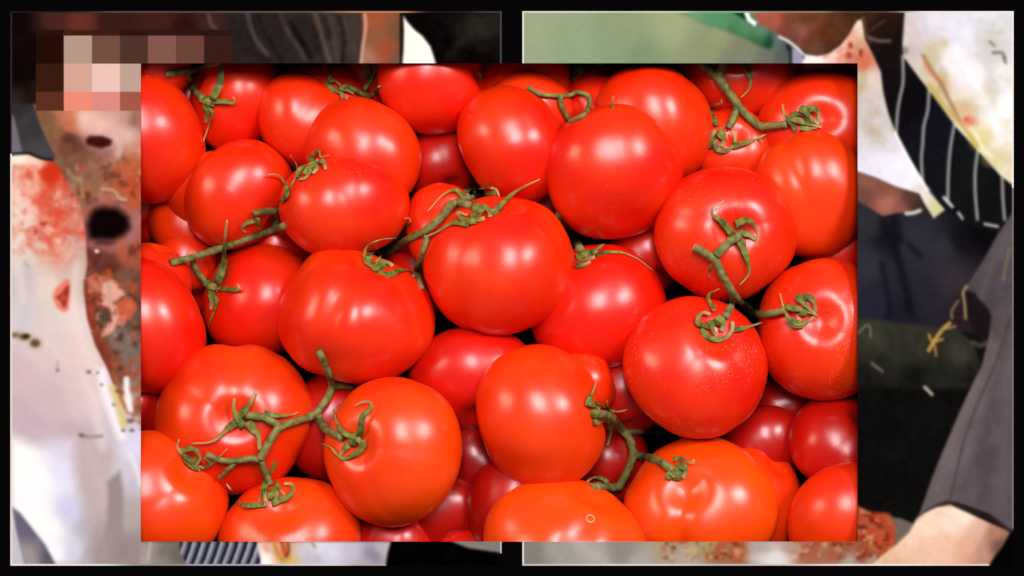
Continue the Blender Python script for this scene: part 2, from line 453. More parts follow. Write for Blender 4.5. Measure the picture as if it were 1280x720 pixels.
def path3d(pts, lift, clear):
    """pixel polyline -> 3-D; lift in px above the fruit, scalar or per point"""
    L_ = lift if isinstance(lift, (list, tuple)) else [lift]*len(pts)
    zs = []
    for (x, y), l in zip(pts, L_):
        zs.append(None if l is None else surf(x, y)+l*S)
    known = [i for i, z in enumerate(zs) if z is not None]
    zs = list(np.interp(range(len(zs)), known, [zs[i] for i in known]))
    cur = catmull([(x, y, z/S) for (x, y), z in zip(pts, zs)])
    out = []
    for c in cur:
        z = c[2]*S
        zz = max(z, surf(c[0], c[1])+clear*S)
        out.append((c[0], c[1], zz))
    # smooth the height a little
    z = np.array([o[2] for o in out])
    for _ in range(2):
        z[1:-1] = np.maximum(z[1:-1], (z[:-2]+z[2:])/2*0.6+z[1:-1]*0.4)
    return [np.array(px2w(o[0], o[1], zz)) for o, zz in zip(out, z)]

def set_along(o, A):
    at = o.data.attributes.new('along', 'FLOAT', 'POINT')
    at.data.foreach_set('value', A)

def merge(parts):
    V, F, A = [], [], []
    for v, f, a in parts:
        b = len(V); V += list(v); A += list(a); F += [tuple(i+b for i in x) for x in f]
    return V, F, A

def stem_parts(segs):
    out = []
    for i, (pts, r0, r1, lift) in enumerate(segs):
        p = path3d(pts, lift, min(r0, r1)*0.55)
        n = len(p)
        rr = [1.1*(r0+(r1-r0)*j/(n-1))*S*(1+0.05*math.sin(j*0.7+i)+0.03*math.sin(j*1.9+2*i)) for j in range(n)]
        out.append(sweep(p, rr, rr, 0, 10, i))
    return out

def fuzz_part(segs, per_px=1.6):
    V, F = [], []
    for pts, r0, r1, lift in segs:
        p = path3d(pts, lift, min(r0, r1)*0.55)
        n = len(p)
        tot = sum(np.linalg.norm(p[i+1]-p[i]) for i in range(n-1))/S
        for _ in range(int(tot*per_px)):
            i = random.randrange(n-1); f = random.random()
            c = p[i]*(1-f)+p[i+1]*f
            t = p[i+1]-p[i]; t /= np.linalg.norm(t)+1e-12
            d = rng.normal(size=3); d -= t*np.dot(d, t); d /= np.linalg.norm(d)
            d = d+t*random.uniform(-.4, .4)
            r = (r0+(r1-r0)*(i+f)/n)*S
            ln = random.uniform(1.2, 3.2)*S
            a = c+d*r*0.9; e_ = a+d*ln
            s = np.cross(d, t); s /= np.linalg.norm(s)+1e-12
            w = 0.16*S
            b = len(V)
            V += [a+s*w, a-s*w*0.5+t*w, a-s*w*0.5-t*w, e_]
            F += [(b, b+1, b+3), (b+1, b+2, b+3), (b+2, b, b+3)]
    return V, F

def vine(label, segs, fuzz=True, cut=None):
    V, F, A = merge(stem_parts(segs))
    o = mesh_obj('vine_stem', V, F, M_STEM)
    set_along(o, A)
    o['label'] = label; o['category'] = 'stem'; o['group'] = 'green vine stems on the tomatoes'
    if fuzz:
        fv, ff = fuzz_part(segs)
        h = mesh_obj('fuzz', fv, ff, M_HAIR, o); h['kind'] = 'stuff'
    if cut:
        pts, r = cut
        p = path3d(pts, 6, 4)
        a = p[0]-(p[-1]-p[0])/np.linalg.norm(p[-1]-p[0])*0.9*S
        v, f, _ = sweep([a, p[0]+(p[-1]-p[0])*0.2], [r*S*0.8, r*S*0.86], [r*S*0.8, r*S*0.86], 0, 10)
        mesh_obj('cut_end', v, f, M_CUT, o)
    return o

def calyx(key, centre, hub_r, sepals, hub_lift=2.5, scar=False):
    """hub plus sepals; each sepal = (points, half width at root, at tip, lift)"""
    tom = TOM[key]; loc = np.array(tom.location)
    z = surf(*centre)+hub_lift*S
    c = np.array(px2w(centre[0], centre[1], z))
    # hub: small lumpy knob
    V, F = [], []
    nu, nv = 8, 12
    for i in range(nu+1):
        u = math.pi*i/nu
        for j in range(nv):
            v = 2*math.pi*j/nv
            r = hub_r*S*(1+0.12*math.cos(5*v)*math.sin(u))
            V.append(c+np.array([r*math.sin(u)*math.cos(v), r*math.sin(u)*math.sin(v), 0.75*r*math.cos(u)])-loc)
    for i in range(nu):
        for j in range(nv):
            F.append((i*nv+j, (i+1)*nv+j, (i+1)*nv+(j+1) % nv, i*nv+(j+1) % nv))
    hub = mesh_obj('calyx', V, F, M_SEPAL, tom)
    for si, (pts, w0, w1, lift) in enumerate(sepals):
        p = path3d(pts, lift, 0.8)
        n = len(p)
        wid, thk = [], []
        for j in range(n):
            t = j/(n-1)
            w = (w0*(1-t)+w1*t)*(0.62+0.38*math.sin(math.pi*min(1, t*1.25+0.22)))
            w *= 1+0.10*math.sin(j*0.9+si*2.1)
            w *= 1.28
            wid.append(max(w, 0.5)*S); thk.append(max(0.30*w, 0.38)*S)
        v, f, A = sweep(p, wid, thk, 0.38, 8, si)
        s = mesh_obj('sepal', [x-loc for x in v], f, M_SEPAL, hub)
        set_along(s, A)
    return hub

N = None
# --- stem against the dark hair print
vine('brownish green stem lying across the board edge beside the open mouth print',
     [([(207,93),(223,90),(238,88),(252,84),(270,78),(288,71)], 4.2,4.8, [2,N,N,8,8,8]),
      ([(233,89),(238,103),(244,114),(254,124)], 3.6,4.2, [N,6,N,5][:0] or [6,6,6,5])])
calyx('t2', (260,128), 8, [([(266,124),(275,104),(277,80),(276,68)],4.6,3.0,[6,9,10,8]),
     ([(264,128),(281,127),(291,129),(293.5,125),(291,121)],3.4,1.0,[5,6,7,9,10]),
     ([(262,135),(266,143),(260,160),(254,177)],2.0,1.0,[5,7,6,4]),
     ([(259,131),(259,142),(257,154)],5.0,2.5,[3,3,2]),
     ([(252,122),(259,128),(268,131)],5.0,4.0,[5,6,4])])
# --- diagonal stem
vine('long diagonal green stem crossing between the round fruits beside the stained shirt print',
     [([(213,328.5),(239,322),(277,310),(310,298),(343,287),(356,282)], 4.4,4.4, [3,N,8,N,8,3]),
      ([(240,324),(247,341),(257,353)], 3.4,4.2, [7,6,5]),
      ([(317,267),(329,265),(343,264)], 3.6,4.2, [8,9,8]),
      ([(344,265),(346,272),(343,285)], 3.4,3.4, [8,9,8])])
calyx('t22', (265.5,360), 8.5, [([(272,354),(281,325.5),(281,301),(284,275)],5.2,1.6,[6,15,17,12]),
     ([(270,361),(292,362.5),(299,361),(297,355)],3.6,1.0,[5,6,7,9]),
     ([(268,370),(271,379),(264,399),(260,412)],2.2,1.0,[5,7,6,4]),
     ([(265,364),(265,375),(263,387)],5.0,2.5,[3,3,2]),
     ([(257,352),(265,360),(274,363)],5.2,4.0,[5,6,4])])
calyx('t5', (345,263), 3.6, [([(352,252),(359,241),(356,229),(347,219),(335,218)],3.2,0.9,[6,9,12,12,12]),
     ([(345,258),(361,236),(370,220),(371,207),(363,194)],1.3,0.7,[6,9,9,9,10]),
     ([(320,276),(307,280),(303,286),(307,290.5)],2.6,1.6,[8,9,8,6]),
     ([(322,272),(322.5,283),(325,289)],2.8,1.6,[9,10,10])], 5)
calyx('t6', (390,209), 5, [([(372,222),(374,213),(382,209),(388,214),(381,223),(374,224)],2.6,2.2,[5,7,8,8,6,4]),
     ([(386,198),(392,203),(396,210),(391,217)],3.6,3.0,[8,9,8,5]),
     ([(389,200),(393,191),(399,189),(401,196),(411,194)],2.4,0.8,[6,8,9,9,10]),
     ([(400,201),(405,204),(407,212)],3.2,2.6,[7,8,4]),
     ([(381,218),(389,206),(398,200)],3.4,2.8,[6,9,9])], 5)
# --- withered stem below hair print
vine('dark withered stem tangle under the dark hair print',
     [([(426,113),(432,108),(440,111),(452,117),(461,121)], 3.2,3.6, [4,6,6,6,5]),
      ([(454,113),(462,103.5),(467.5,93),(471,84),(474,74)], 2.8,3.2, [6,8,8,8,8]),
      ([(463,121),(469,114),(474,108)], 2.0,1.8, [5,6,6])], False)
calyx('t3b', (409,105), 4, [([(411,101),(414,90),(417,79),(417,70)],1.8,1.2,[5,8,9,9]),
     ([(411,103),(418,101),(426,107)],2.0,1.6,[5,7,6]),
     ([(409,108),(418,113),(428,118),(434,123)],3.0,2.4,[4,5,5,4]),
     ([(462,104),(460,94),(457,82),(458,70)],3.0,6.5,[7,9,9,8]),
     ([(424,110),(432,112),(442,117)],3.4,2.6,[5,6,4])])
# --- central forked stem
vine('forked green stem running between the lumpy fruit and the large central tomato',
     [([(480,322),(492,312),(509,300),(532,288),(552,271),(564,256),(574,253),(586,257)], 4.6,5.0, [4,6,N,10,10,10,9,8]),
      ([(534,294),(528,319),(521,340),(527,361)], 3.6,3.4, [8,7,4,3]),
      ([(578,249),(592,247),(604,244),(620,241)], 3.6,3.4, [6,6,6,5])])
calyx('t14', (597,263), 9.5, [([(612,268),(620,263),(628,254),(644,240),(660,231),(675,224)],4.4,0.8,[5,7,9,11,11,11]),
     ([(594,257),(592.5,245),(592,233)],1.8,0.8,[9,12,13]),
     ([(596,277),(584,277),(575,272),(573,266),(584,269)],3.6,2.2,[4,5,7,9,8]),
     ([(586,281),(574,279),(563,280),(548,289),(530,297)],3.4,1.4,[4,5,5,7,9]),
     ([(602,258),(610,263),(613,271)],4.0,3.4,[7,7,4]),
     ([(590,268),(597,275),(606,273)],4.4,3.4,[5,5,4])], 4)
calyx('t13', (584,245), 4.5, [([(579,246),(572,239),(565,238),(552,245),(535,264)],3.0,0.9,[6,8,9,8,7]),
     ([(590,241),(600,236),(612,235),(620,237),(624,245)],3.0,1.6,[6,8,8,7,4]),
     ([(582,240),(588,237),(595,240)],3.6,3.0,[5,7,6])], 4)
calyx('t23', (477,333), 6.5, [([(470,335),(460,330),(455.5,321),(459,308),(475,300),(502,297)],2.4,0.8,[4,5,7,9,11,13]),
     ([(481,318),(494,299),(506,287),(512,279),(512,273),(506,273)],2.6,0.7,[8,11,11,12,12,12]),
     ([(463,330),(462,319),(470,314),(476,318),(471,328)],3.4,2.8,[5,8,9,8,6]),
     ([(468,339),(474,330),(484,328),(491,333)],4.0,3.0,[3,6,7,6]),
     ([(472,341),(486,344),(498,339),(508,338),(515,341),(517,346)],3.6,2.0,[3,4,6,6,5,3])], 4)
# --- looped brown stem
vine('thin brown looped stem in front of the hidden fruit below the green print',
     [([(660,109),(666,113),(676,118),(698,120),(712,119),(722,115.6),(734,119),(737,127),(734,138),(726,146),(712,152)], 2.6,3.2, [4,4,6,7,8,8,8,8,7,6,4]),
      ([(700,121),(702.5,134),(710,149)], 3.4,3.2, [7,6,5])], False)
calyx('t12b', (722,92), 4, [([(717,95),(728,90),(742,83),(754,76)],7.5,7.0,[9,11,12,10]),
     ([(717,82),(726,85),(740,79)],6.0,5.5,[9,11,10])], 3)
calyx('t11', (766,134), 2.2, [([(766,134),(765.5,127),(766.5,120)],1.5,0.9,[3,6,8])], 1)
# --- thick stem upper right
vine('thick fuzzy green stem forking over the dimpled fruit at the board edge',
     [([(868,68),(880,83),(892,92),(899,98),(907,110),(919.6,128),(932,143),(948.5,157),(961,158),(984,155)], 6.5,4.4, [8,8,8,8,9,10,11,11,10,8]),
      ([(898,95),(902,85),(904,72)], 5.5,5.5, [8,8,8]),
      ([(921,131),(918,146),(910,160)], 4.4,4.4, [9,8,6])])
calyx('t18', (901,168), 7, [([(896,157),(889,139),(892.5,132),(902,129),(901,125)],3.0,0.8,[6,10,12,13,14]),
     ([(892,174),(896,186),(905,189),(914,185),(919,175),(916,164)],3.0,2.6,[4,4,4,4,6,7]),
     ([(888,185),(889,174),(894,163)],4.0,3.0,[3,5,6]),
     ([(916,183),(928,180),(942,175),(957,168)],4.0,1.4,[3,5,7,9]),
     ([(948,170),(953,178)],2.4,1.2,[6,4]),
     ([(898,166),(904,174),(903,184)],4.2,3.4,[6,5,3])], 4)
calyx('t16', (1012,151), 7, [([(988,148),(1000,152),(1014,156),(1027,159)],4.2,2.0,[9,9,7,4]),
     ([(994,163),(986,150),(980,141),(978,130)],3.0,1.0,[6,11,13,14]),
     ([(1000,134),(1006,140),(1014,148),(1024,156)],4.4,2.6,[9,10,9,6]),
     ([(1008,138),(1017,136),(1023,142),(1024,154)],4.2,3.0,[6,8,8,5]),
     ([(988,145),(997,142),(1007,145)],3.0,2.4,[9,8,6]),
     ([(1000,160),(1012,161),(1024,158)],3.6,2.4,[6,5,3])], 5)
calyx('t15', (929,72), 5, [([(930,78),(936,92),(938.5,100),(936,112),(926,122)],4.2,0.8,[6,7,7,7,9])])
# --- stem with cut end
vine('fuzzy green stem with a pale cut end joining three speckled fruits',
     [([(868,309),(880,316),(892,323),(899,335),(905.5,348),(919,370.5),(932,383),(944,391),(955.5,393),(982,388)], 4.8,4.2, [9,9,10,10,10,12,14,14,13,9]),
      ([(895,319),(903,311),(911,304),(924,295)], 5.0,5.2, [10,10,9,6]),
      ([(918,370),(914,382),(907,396)], 4.2,4.2, [10,9,6])], True, ([(868,309),(880,316)], 4.6))
calyx('t20', (923.6,294), 6.5, [([(914,292),(907,283),(899,275),(891,269),(891,259),(905,251)],4.8,0.8,[4,5,6,9,13,17]),
     ([(920,281),(928,277),(936,276),(944,283),(947,292),(946,310)],4.6,0.9,[4,8,11,11,9,5]),
     ([(928,290),(936,294),(945,300)],4.6,3.0,[4,5,3]),
     ([(926,302),(929,312),(935,329),(936,343),(924,357)],4.8,0.8,[4,5,5,6,8]),
     ([(916,294),(911,300),(908,306)],3.2,2.2,[4,4,3]),
     ([(889,330),(887,338),(886,347)],1.5,0.9,[8,6,5])])
calyx('t31', (899,402), 7, [([(893,389),(886,375),(887,367),(893,364),(899,361)],2.4,0.8,[6,11,13,14,15]),
     ([(886,409),(874,405),(872,398),(879,391),(888,393)],3.0,2.6,[3,6,8,9,8]),
     ([(876,411),(884,421),(896,425),(908,422),(915,413),(916,402)],3.4,3.0,[3,3,3,3,5,7]),
     ([(888,400),(891,412),(896,421)],3.2,2.6,[7,6,3]),
     ([(914,413),(926,411),(938,408),(953,403)],3.4,1.4,[3,5,7,9]),
     ([(896,396),(904,404),(902,414)],4.2,3.4,[7,7,4])], 4)
calyx('t32', (1004,390), 7, [([(1004,407),(991,406),(983,393),(978,380),(975,366)],3.6,0.9,[4,7,11,13,15]),
     ([(981,384),(994,386),(1008,389),(1022,394)],4.0,2.0,[9,10,8,4]),
     ([(996,369),(1002,376),(1010,385),(1020,394)],4.2,2.4,[9,10,9,5]),
     ([(1002,373),(1012,372),(1018,380),(1019,391)],4.0,3.0,[5,8,8,4]),
     ([(988,400),(998,405),(1010,402),(1018,395)],3.8,2.4,[6,6,5,3])], 5)
# --- lower left truss
vine('branching green vine stem over the star calyx fruit and the round orange one',
     [([(398,438),(404,450),(410,464),(415,480),(412,492),(405,504),(393,518),(375,525),(350,534),(340,547),(332,561),(324.5,574)], 4.2,4.6, [8,10,N,14,N,14,14,12,12,12,12,12]),
      ([(415,482),(428,482),(441,484)], 5.0,3.4, [12,9,4]),
      ([(397,519),(402,530),(410,538),(428,547)], 4.6,4.8, [13,11,9,6]),
      ([(348,532),(338,526),(329,521.6),(309,518.6)], 4.6,5.0, [11,10,9,6]),
      ([(324,574.5),(312,573),(301,575),(280,576),(258,568)], 4.0,3.6, [11,11,11,9,7]),
      ([(294,578),(284,588),(274,598)], 3.0,2.2, [10,9,7]),
      ([(326,575),(332,592),(338,606)], 3.8,3.6, [11,9,6])])
calyx('t24', (306,519), 6.5, [([(300,524),(292,531),(283,538),(265,552),(240,554.5)],5.4,0.8,[4,6,7,8,6]),
     ([(304,534),(297,522),(292.5,511),(293,498)],4.4,2.4,[5,9,10,10]),
     ([(301,520),(308,511),(314,503),(320,488)],4.0,2.4,[8,10,10,10]),
     ([(310,528),(317,537),(323,546),(325,563)],5.2,3.0,[4,6,7,7]),
     ([(330,516),(342,519),(354,520),(366,518),(373,515)],3.4,0.8,[6,8,8,9,10])])
calyx('t27', (442,552), 6.5, [([(446,546),(432,543),(423,533),(419,522),(418,512)],3.6,1.2,[5,8,9,9,9]),
     ([(450,544),(451,536),(453,522),(461,513),(465,508),(461,502.5),(452,503),(444,507)],3.8,1.2,[5,9,11,10,9,9,9,8]),
     ([(454,550),(453,560),(444,568),(430,573),(420,567),(413,559),(401,554)],3.8,1.0,[4,4,4,4,5,8,11]),
     ([(436,556),(430,562),(424,570)],3.6,2.4,[5,5,4]),
     ([(440,546),(448,550),(452,558)],3.8,3.4,[6,6,4])], 4)
calyx('t26', (339,620), 6, [([(346,576.5),(339,590),(333,600),(326,611)],1.8,1.8,[15,12,9,6]),
     ([(334,630),(318,632),(303,631),(295,624),(290,614),(283,605)],3.4,1.0,[3,4,4,6,8,8]),
     ([(332,600),(331,615),(333,632)],3.4,3.2,[7,7,3]),
     ([(340,630),(352,625),(362,620),(367,611),(363,605),(355,605)],3.4,2.4,[3,4,6,8,9,9]),
     ([(344,602),(350,612),(357,620)],2.0,1.6,[8,8,5]),
     ([(341,610),(345,620),(344,629)],4.2,3.4,[6,6,3]),
     ([(330,614),(325,622),(323,632)],1.8,0.8,[6,5,3])], 4)
calyx('t25', (243,576), 5, [([(249,587),(240,577),(228,568),(222,559),(224,549)],3.2,1.2,[4,6,7,9,11]),
     ([(226,566),(236,561),(246,564),(250,574),(243,584)],3.0,2.4,[5,8,9,8,4]),
     ([(252,586),(262,582),(274,571),(284,561)],1.8,0.8,[5,8,10,13]),
     ([(232,572),(240,583),(250,588)],3.8,2.6,[4,4,3]),
     ([(256,571),(262,578),(256,585),(248,582)],1.8,1.4,[8,8,6,5])], 4)
# --- lower right truss
vine('forked green vine stem between the blocky orange fruit and the two lobed one',
     [([(746,517),(761,520),(769,527),(777,537),(785,545),(789,554),(791,570),(784,590),(772,611)], 5.0,5.0, [8,N,N,14,N,N,10,N,6]),
      ([(772,609),(759,610),(745,609)], 5.0,4.8, [6,6,4]),
      ([(792,569),(810,572),(828,579),(841,588)], 4.4,5.2, [9,9,8,5]),
      ([(786,540),(806,539),(824,541)], 3.4,3.0, [10,4,2])])
calyx('t30', (743,517), 6.5, [([(736,508),(737,498),(741,490),(746,475)],4.4,0.9,[6,9,10,11]),
     ([(746,504),(753,509),(762,513),(774,514.5),(784,512)],3.0,0.9,[8,11,13,14,15]),
     ([(761,514),(759,507),(758.5,501)],1.5,0.7,[12,13,14]),
     ([(742,528),(750,528),(757,525)],3.0,2.4,[5,7,8]),
     ([(761,526),(764,538),(762,549),(759,557)],2.0,1.8,[9,9,8,6]),
     ([(734,502),(742,506),(750,512)],4.0,3.4,[5,8,9])], 6)
calyx('t35', (742,608), 5, [([(760,603),(752,598),(742,597),(734,602)],2.4,1.8,[8,8,7,5]),
     ([(762,607),(750,604),(738,606)],3.0,2.2,[6,6,4])], 3)
calyx('t40', (845,592), 10.5, [([(842,574),(849,573),(856,575),(866,579),(867,574)],2.6,1.2,[9,10,11,11,13]),
     ([(834,598),(838,592),(844,596)],3.6,3.0,[5,8,8]),
     ([(848,580),(857,587),(854,598)],4.0,3.4,[7,6,4])], 2)
# --- stem under the heart shaped fruit
vine('short green stem dropping between the large central tomato and the heart shaped one',
     [([(698,268),(704,277),(712.5,286),(720,299),(725,312)], 4.0,5.6, [6,N,N,8,7])])
calyx('t28', (733,321), 10, [([(738,318),(746,312),(758,302)],4.4,1.8,[5,6,4]),
     ([(746,320),(756,316),(768,315),(780,316.5),(797.5,324),(816,338)],2.4,0.9,[5,5,5,5,5,5]),
     ([(722,318),(730,324),(744,322)],5.0,3.4,[5,6,4]),
     ([(720,332),(728,332),(738,327)],3.4,2.4,[3,4,4])], 3)
# corky marks
def scar(key, px, py, r, ring=False):
    tom = TOM[key]; loc = np.array(tom.location)
    d = (px2w(px, py)-EYE).normalized(); h, nrm, _, _ = BVH.ray_cast(EYE, d)
    q = Vector((0, 0, 1)).rotation_difference(nrm)
    V, F = [], []
    nv = 16
    prof = [(1.0, -.12), (.8, .16), (.6, .04), (.45, -.1)] if ring else [(1.0, -.15), (.7, .18), (.35, .12), (.02, .1)]
    for rr, hh in prof:
        for j in range(nv):
            a = 2*math.pi*j/nv
            w = r*S*rr*(1 if ring else 1+0.25*math.sin(3*a)+.15*math.sin(5*a+1))
            V.append(np.array(h+q@Vector((w*math.cos(a)*(1 if ring else .6), w*math.sin(a), hh*r*S)))-loc)
    for i in range(len(prof)-1):
        for j in range(nv):
            F.append((i*nv+j, i*nv+(j+1) % nv, (i+1)*nv+(j+1) % nv, (i+1)*nv+j))
    mesh_obj('scar', V, F, M_SCAR if not ring else M_RING, tom)
M_RING = plain_material('ring_mark', (0.80, 0.20, 0.08), 0.4, 0.4, 0.2)
scar('t7', 600, 94, 6)
scar('t35', 738, 648, 7, True)

# ------------------------------------------------------------------ tray and board
zmin = min(o.location.z - 0.034 for o in TOM.values())
def box(name, x0, x1, y0, y1, z0, z1, mat, parent=None):
    V = [(x, y, z) for z in (z0, z1) for y in (y0, y1) for x in (x0, x1)]
    F = [(0,2,3,1), (4,5,7,6), (0,1,5,4), (2,6,7,3), (0,4,6,2), (1,3,7,5)]
    return mesh_obj(name, V, F, mat, parent, smooth=False)
tx0, tx1, ty0, ty1 = -0.252, 0.222, -0.172, 0.152
fl = box('tray', tx0-.004, tx1+.004, ty0-.004, ty1+.004, zmin-0.006, zmin, M_TRAY)
fl['kind'] = 'structure'
for a in ((tx0-.004, tx0, ty0-.004, ty1+.004), (tx1, tx1+.004, ty0-.004, ty1+.004),
          (tx0, tx1, ty0-.004, ty0), (tx0, tx1, ty1, ty1+.004)):
    w_ = box('tray_wall', *a, zmin, 0.0, M_TRAY, fl)
    for v in w_.data.vertices:
        if v.co.z > zmin+1e-6:
            v.co.z = -0.22*(317*S+v.co.y)-0.004

def board():
    # sheet with a rectangular opening, 1.2 mm thick
    W, H = 0.60, 0.40
    hx0, hx1 = (OX0-640)*S, (OX1-640)*S
    hy0, hy1 = (360-OY1)*S, (360-OY0)*S
    outer = [(-W, -H), (W, -H), (W, H), (-W, H)]
    inner = [(hx0, hy0), (hx1, hy0), (hx1, hy1), (hx0, hy1)]
    V = []
    for dz in (-0.0004, -0.0013):
        V += [px2w(640+x/S, 360-y/S, board_z(360-y/S)*S+dz) for x, y in outer+inner]
    F = []
    for i in range(4):
        j = (i+1) % 4
        F.append((i, j, 4+j, 4+i)); F.append((8+i, 12+i, 12+j, 8+j))
        F.append((4+i, 4+j, 12+j, 12+i)); F.append((i, 8+i, 8+j, j))
    o = mesh_obj('backing_board', V, F, M_BLACK, smooth=False)
    o['kind'] = 'structure'
board()

# ------------------------------------------------------------------ the two prints
def vnoise(X, Y, cell, seed):
    r = np.random.default_rng(seed)
    G = r.random((260, 260))
    gx, gy = X/cell, Y/cell
    ix, iy = np.floor(gx).astype(int), np.floor(gy).astype(int)
    fx, fy = gx-ix, gy-iy
    fx = fx*fx*(3-2*fx); fy = fy*fy*(3-2*fy)
    g = lambda a, b: G[a % 260, b % 260]
    return (g(ix, iy)*(1-fx)+g(ix+1, iy)*fx)*(1-fy)+(g(ix, iy+1)*(1-fx)+g(ix+1, iy+1)*fx)*fy
def fbm(X, Y, cell, seed):
    return (vnoise(X, Y, cell, seed)*.5+vnoise(X, Y, cell/2, seed+1)*.3+vnoise(X, Y, cell/4, seed+2)*.2)*2-1

class Print:
    def __init__(self, x0, x1, y0, y1, pitch=1.25):
        nx, ny = int(round((x1-x0)/pitch)), int(round((y1-y0)/pitch))
        # put grid lines exactly on the opening's edges
        xs = np.unique(np.concatenate([np.linspace(x0, x1, nx+1), [v for v in (OX0, OX1) if x0 < v < x1]]))
        ys = np.unique(np.concatenate([np.linspace(y0, y1, ny+1), [OY0, OY1]]))
        self.xs, self.ys = xs, ys
        self.GX, self.GY = np.meshgrid(xs, ys)
        inside = (self.GX > OX0+2) & (self.GX < OX1-2) & (self.GY > OY0+2) & (self.GY < OY1-2)
        self.keep = ~inside
        self.X = self.GX[self.keep]; self.Y = self.GY[self.keep]
        self.C = np.zeros((len(self.X), 3)); self.ID = np.zeros(len(self.X), int)
        self.names = []
    def part(self, name):
        if name not in self.names:
            self.names.append(name)
        return self.names.index(name)
    def poly(self, pts, soft=0.8):
        X, Y = self.X, self.Y
        xs_ = [p[0] for p in pts]; ys_ = [p[1] for p in pts]
        m = soft*3+2
        sel = (X > min(xs_)-m) & (X < max(xs_)+m) & (Y > min(ys_)-m) & (Y < max(ys_)+m)
        out = np.zeros(len(X))
        x, y = X[sel], Y[sel]
        ins = np.zeros(len(x), bool); d2 = np.full(len(x), 1e9)
        n = len(pts)
        for i in range(n):
            (ax, ay), (bx, by) = pts[i], pts[(i+1) % n]
            if ay != by:
                c = ((ay > y) != (by > y)) & (x < (bx-ax)*(y-ay)/(by-ay)+ax)
                ins ^= c
            ex, ey = bx-ax, by-ay
            t = np.clip(((x-ax)*ex+(y-ay)*ey)/(ex*ex+ey*ey+1e-9), 0, 1)
            d2 = np.minimum(d2, (x-ax-t*ex)**2+(y-ay-t*ey)**2)
        d = np.sqrt(d2)*np.where(ins, 1, -1)
        out[sel] = np.clip(0.5+d/(2*soft), 0, 1)
        return out
    def line(self, pts, w, soft=0.8):
        p = catmull([(a, b) for a, b in pts], 5) if len(pts) > 2 else [np.array(q, float) for q in pts]
        x, y = self.X, self.Y
        d2 = np.full(len(x), 1e9)
        for (ax, ay), (bx, by) in zip(p[:-1], p[1:]):
            ex, ey = bx-ax, by-ay
            t = np.clip(((x-ax)*ex+(y-ay)*ey)/(ex*ex+ey*ey+1e-9), 0, 1)
            d2 = np.minimum(d2, (x-ax-t*ex)**2+(y-ay-t*ey)**2)
        return np.clip(0.5+(w/2-np.sqrt(d2))/(2*soft), 0, 1)
    def blob(self, cx, cy, rx, ry=None, soft=0.4):
        ry = ry or rx
        r = np.sqrt(((self.X-cx)/rx)**2+((self.Y-cy)/ry)**2)
        return np.clip((1-r)/soft+0.5, 0, 1)
    def field(self, ctrl, p=3.2):
        num = np.zeros((len(self.X), 3)); den = np.zeros(len(self.X))
        for x, y, c in ctrl:
            w = 1/((self.X-x)**2+(self.Y-y)**2+70.0)**1.75
            num += w[:, None]*np.array(c, float); den += w
        return num/den[:, None]
    def paint(self, mask, col, part=None, alpha=1.0):
        m = (mask*alpha)[:, None]
        col = np.array(col, float)
        self.C = self.C*(1-m)+col*m
        if part is not None:
            self.ID[mask > 0.5] = self.part(part)
    def mottle(self, mask, amp, cell, seed):
        self.C += (mask*amp*fbm(self.X, self.Y, cell, seed))[:, None]
    def patches(self, mask, col, cell, thr, seed, soft=0.15, alpha=1.0):
        n = fbm(self.X, self.Y, cell, seed)
        self.paint(mask*np.clip((n-thr)/soft, 0, 1), col, None, alpha)
    def blur(self, n=2, grain=3.0, seed=5):
        G = np.zeros(self.GX.shape+(3,)); W = np.zeros(self.GX.shape+(1,))
        G[self.keep] = self.C; W[self.keep] = 1
        for _ in range(n):
            for ax in (0, 1):
                A = G*W
                def sm(q):
                    p = np.concatenate([q.take([0], ax), q, q.take([-1], ax)], ax)
                    m = q.shape[ax]
                    return .25*p.take(range(0, m), ax)+.5*q+.25*p.take(range(2, m+2), ax)
                num, den = sm(A), sm(W)
                G = np.where(W > 0, num/np.maximum(den, 1e-6), 0)
        self.C = G[self.keep]
        if grain:
            self.C += (grain*fbm(self.X, self.Y, 4.0, seed)+grain*.6*fbm(self.X, self.Y, 9.0, seed+9))[:, None]
    def build(self, root):
        c = np.clip(self.C, 0, 255)/255
        lin = np.where(c <= 0.04045, c/12.92, ((c+0.055)/1.055)**2.4)*PRINT_GAIN
        idx = np.full(self.GX.shape, -1); idx[self.keep] = np.arange(len(self.X))
        Z = board_z(self.Y)*S
        kk = (CAM_H-Z)/CAM_H*S
        W = np.stack([(self.X-640)*kk, (360-self.Y)*kk, Z], 1)
        xc = (self.xs[:-1]+self.xs[1:])/2; yc = (self.ys[:-1]+self.ys[1:])/2
        CX, CY = np.meshgrid(xc, yc)
        hole = (CX > OX0) & (CX < OX1) & (CY > OY0) & (CY < OY1)
        a, b, d, e = idx[:-1, :-1], idx[:-1, 1:], idx[1:, 1:], idx[1:, :-1]
        ok = ~hole & (a >= 0) & (b >= 0) & (d >= 0) & (e >= 0)
        FID = np.full(ok.shape, -1); FID[ok] = self.ID[a[ok]]
        comp = np.full(ok.shape, -1); info = []
        ny, nx = ok.shape
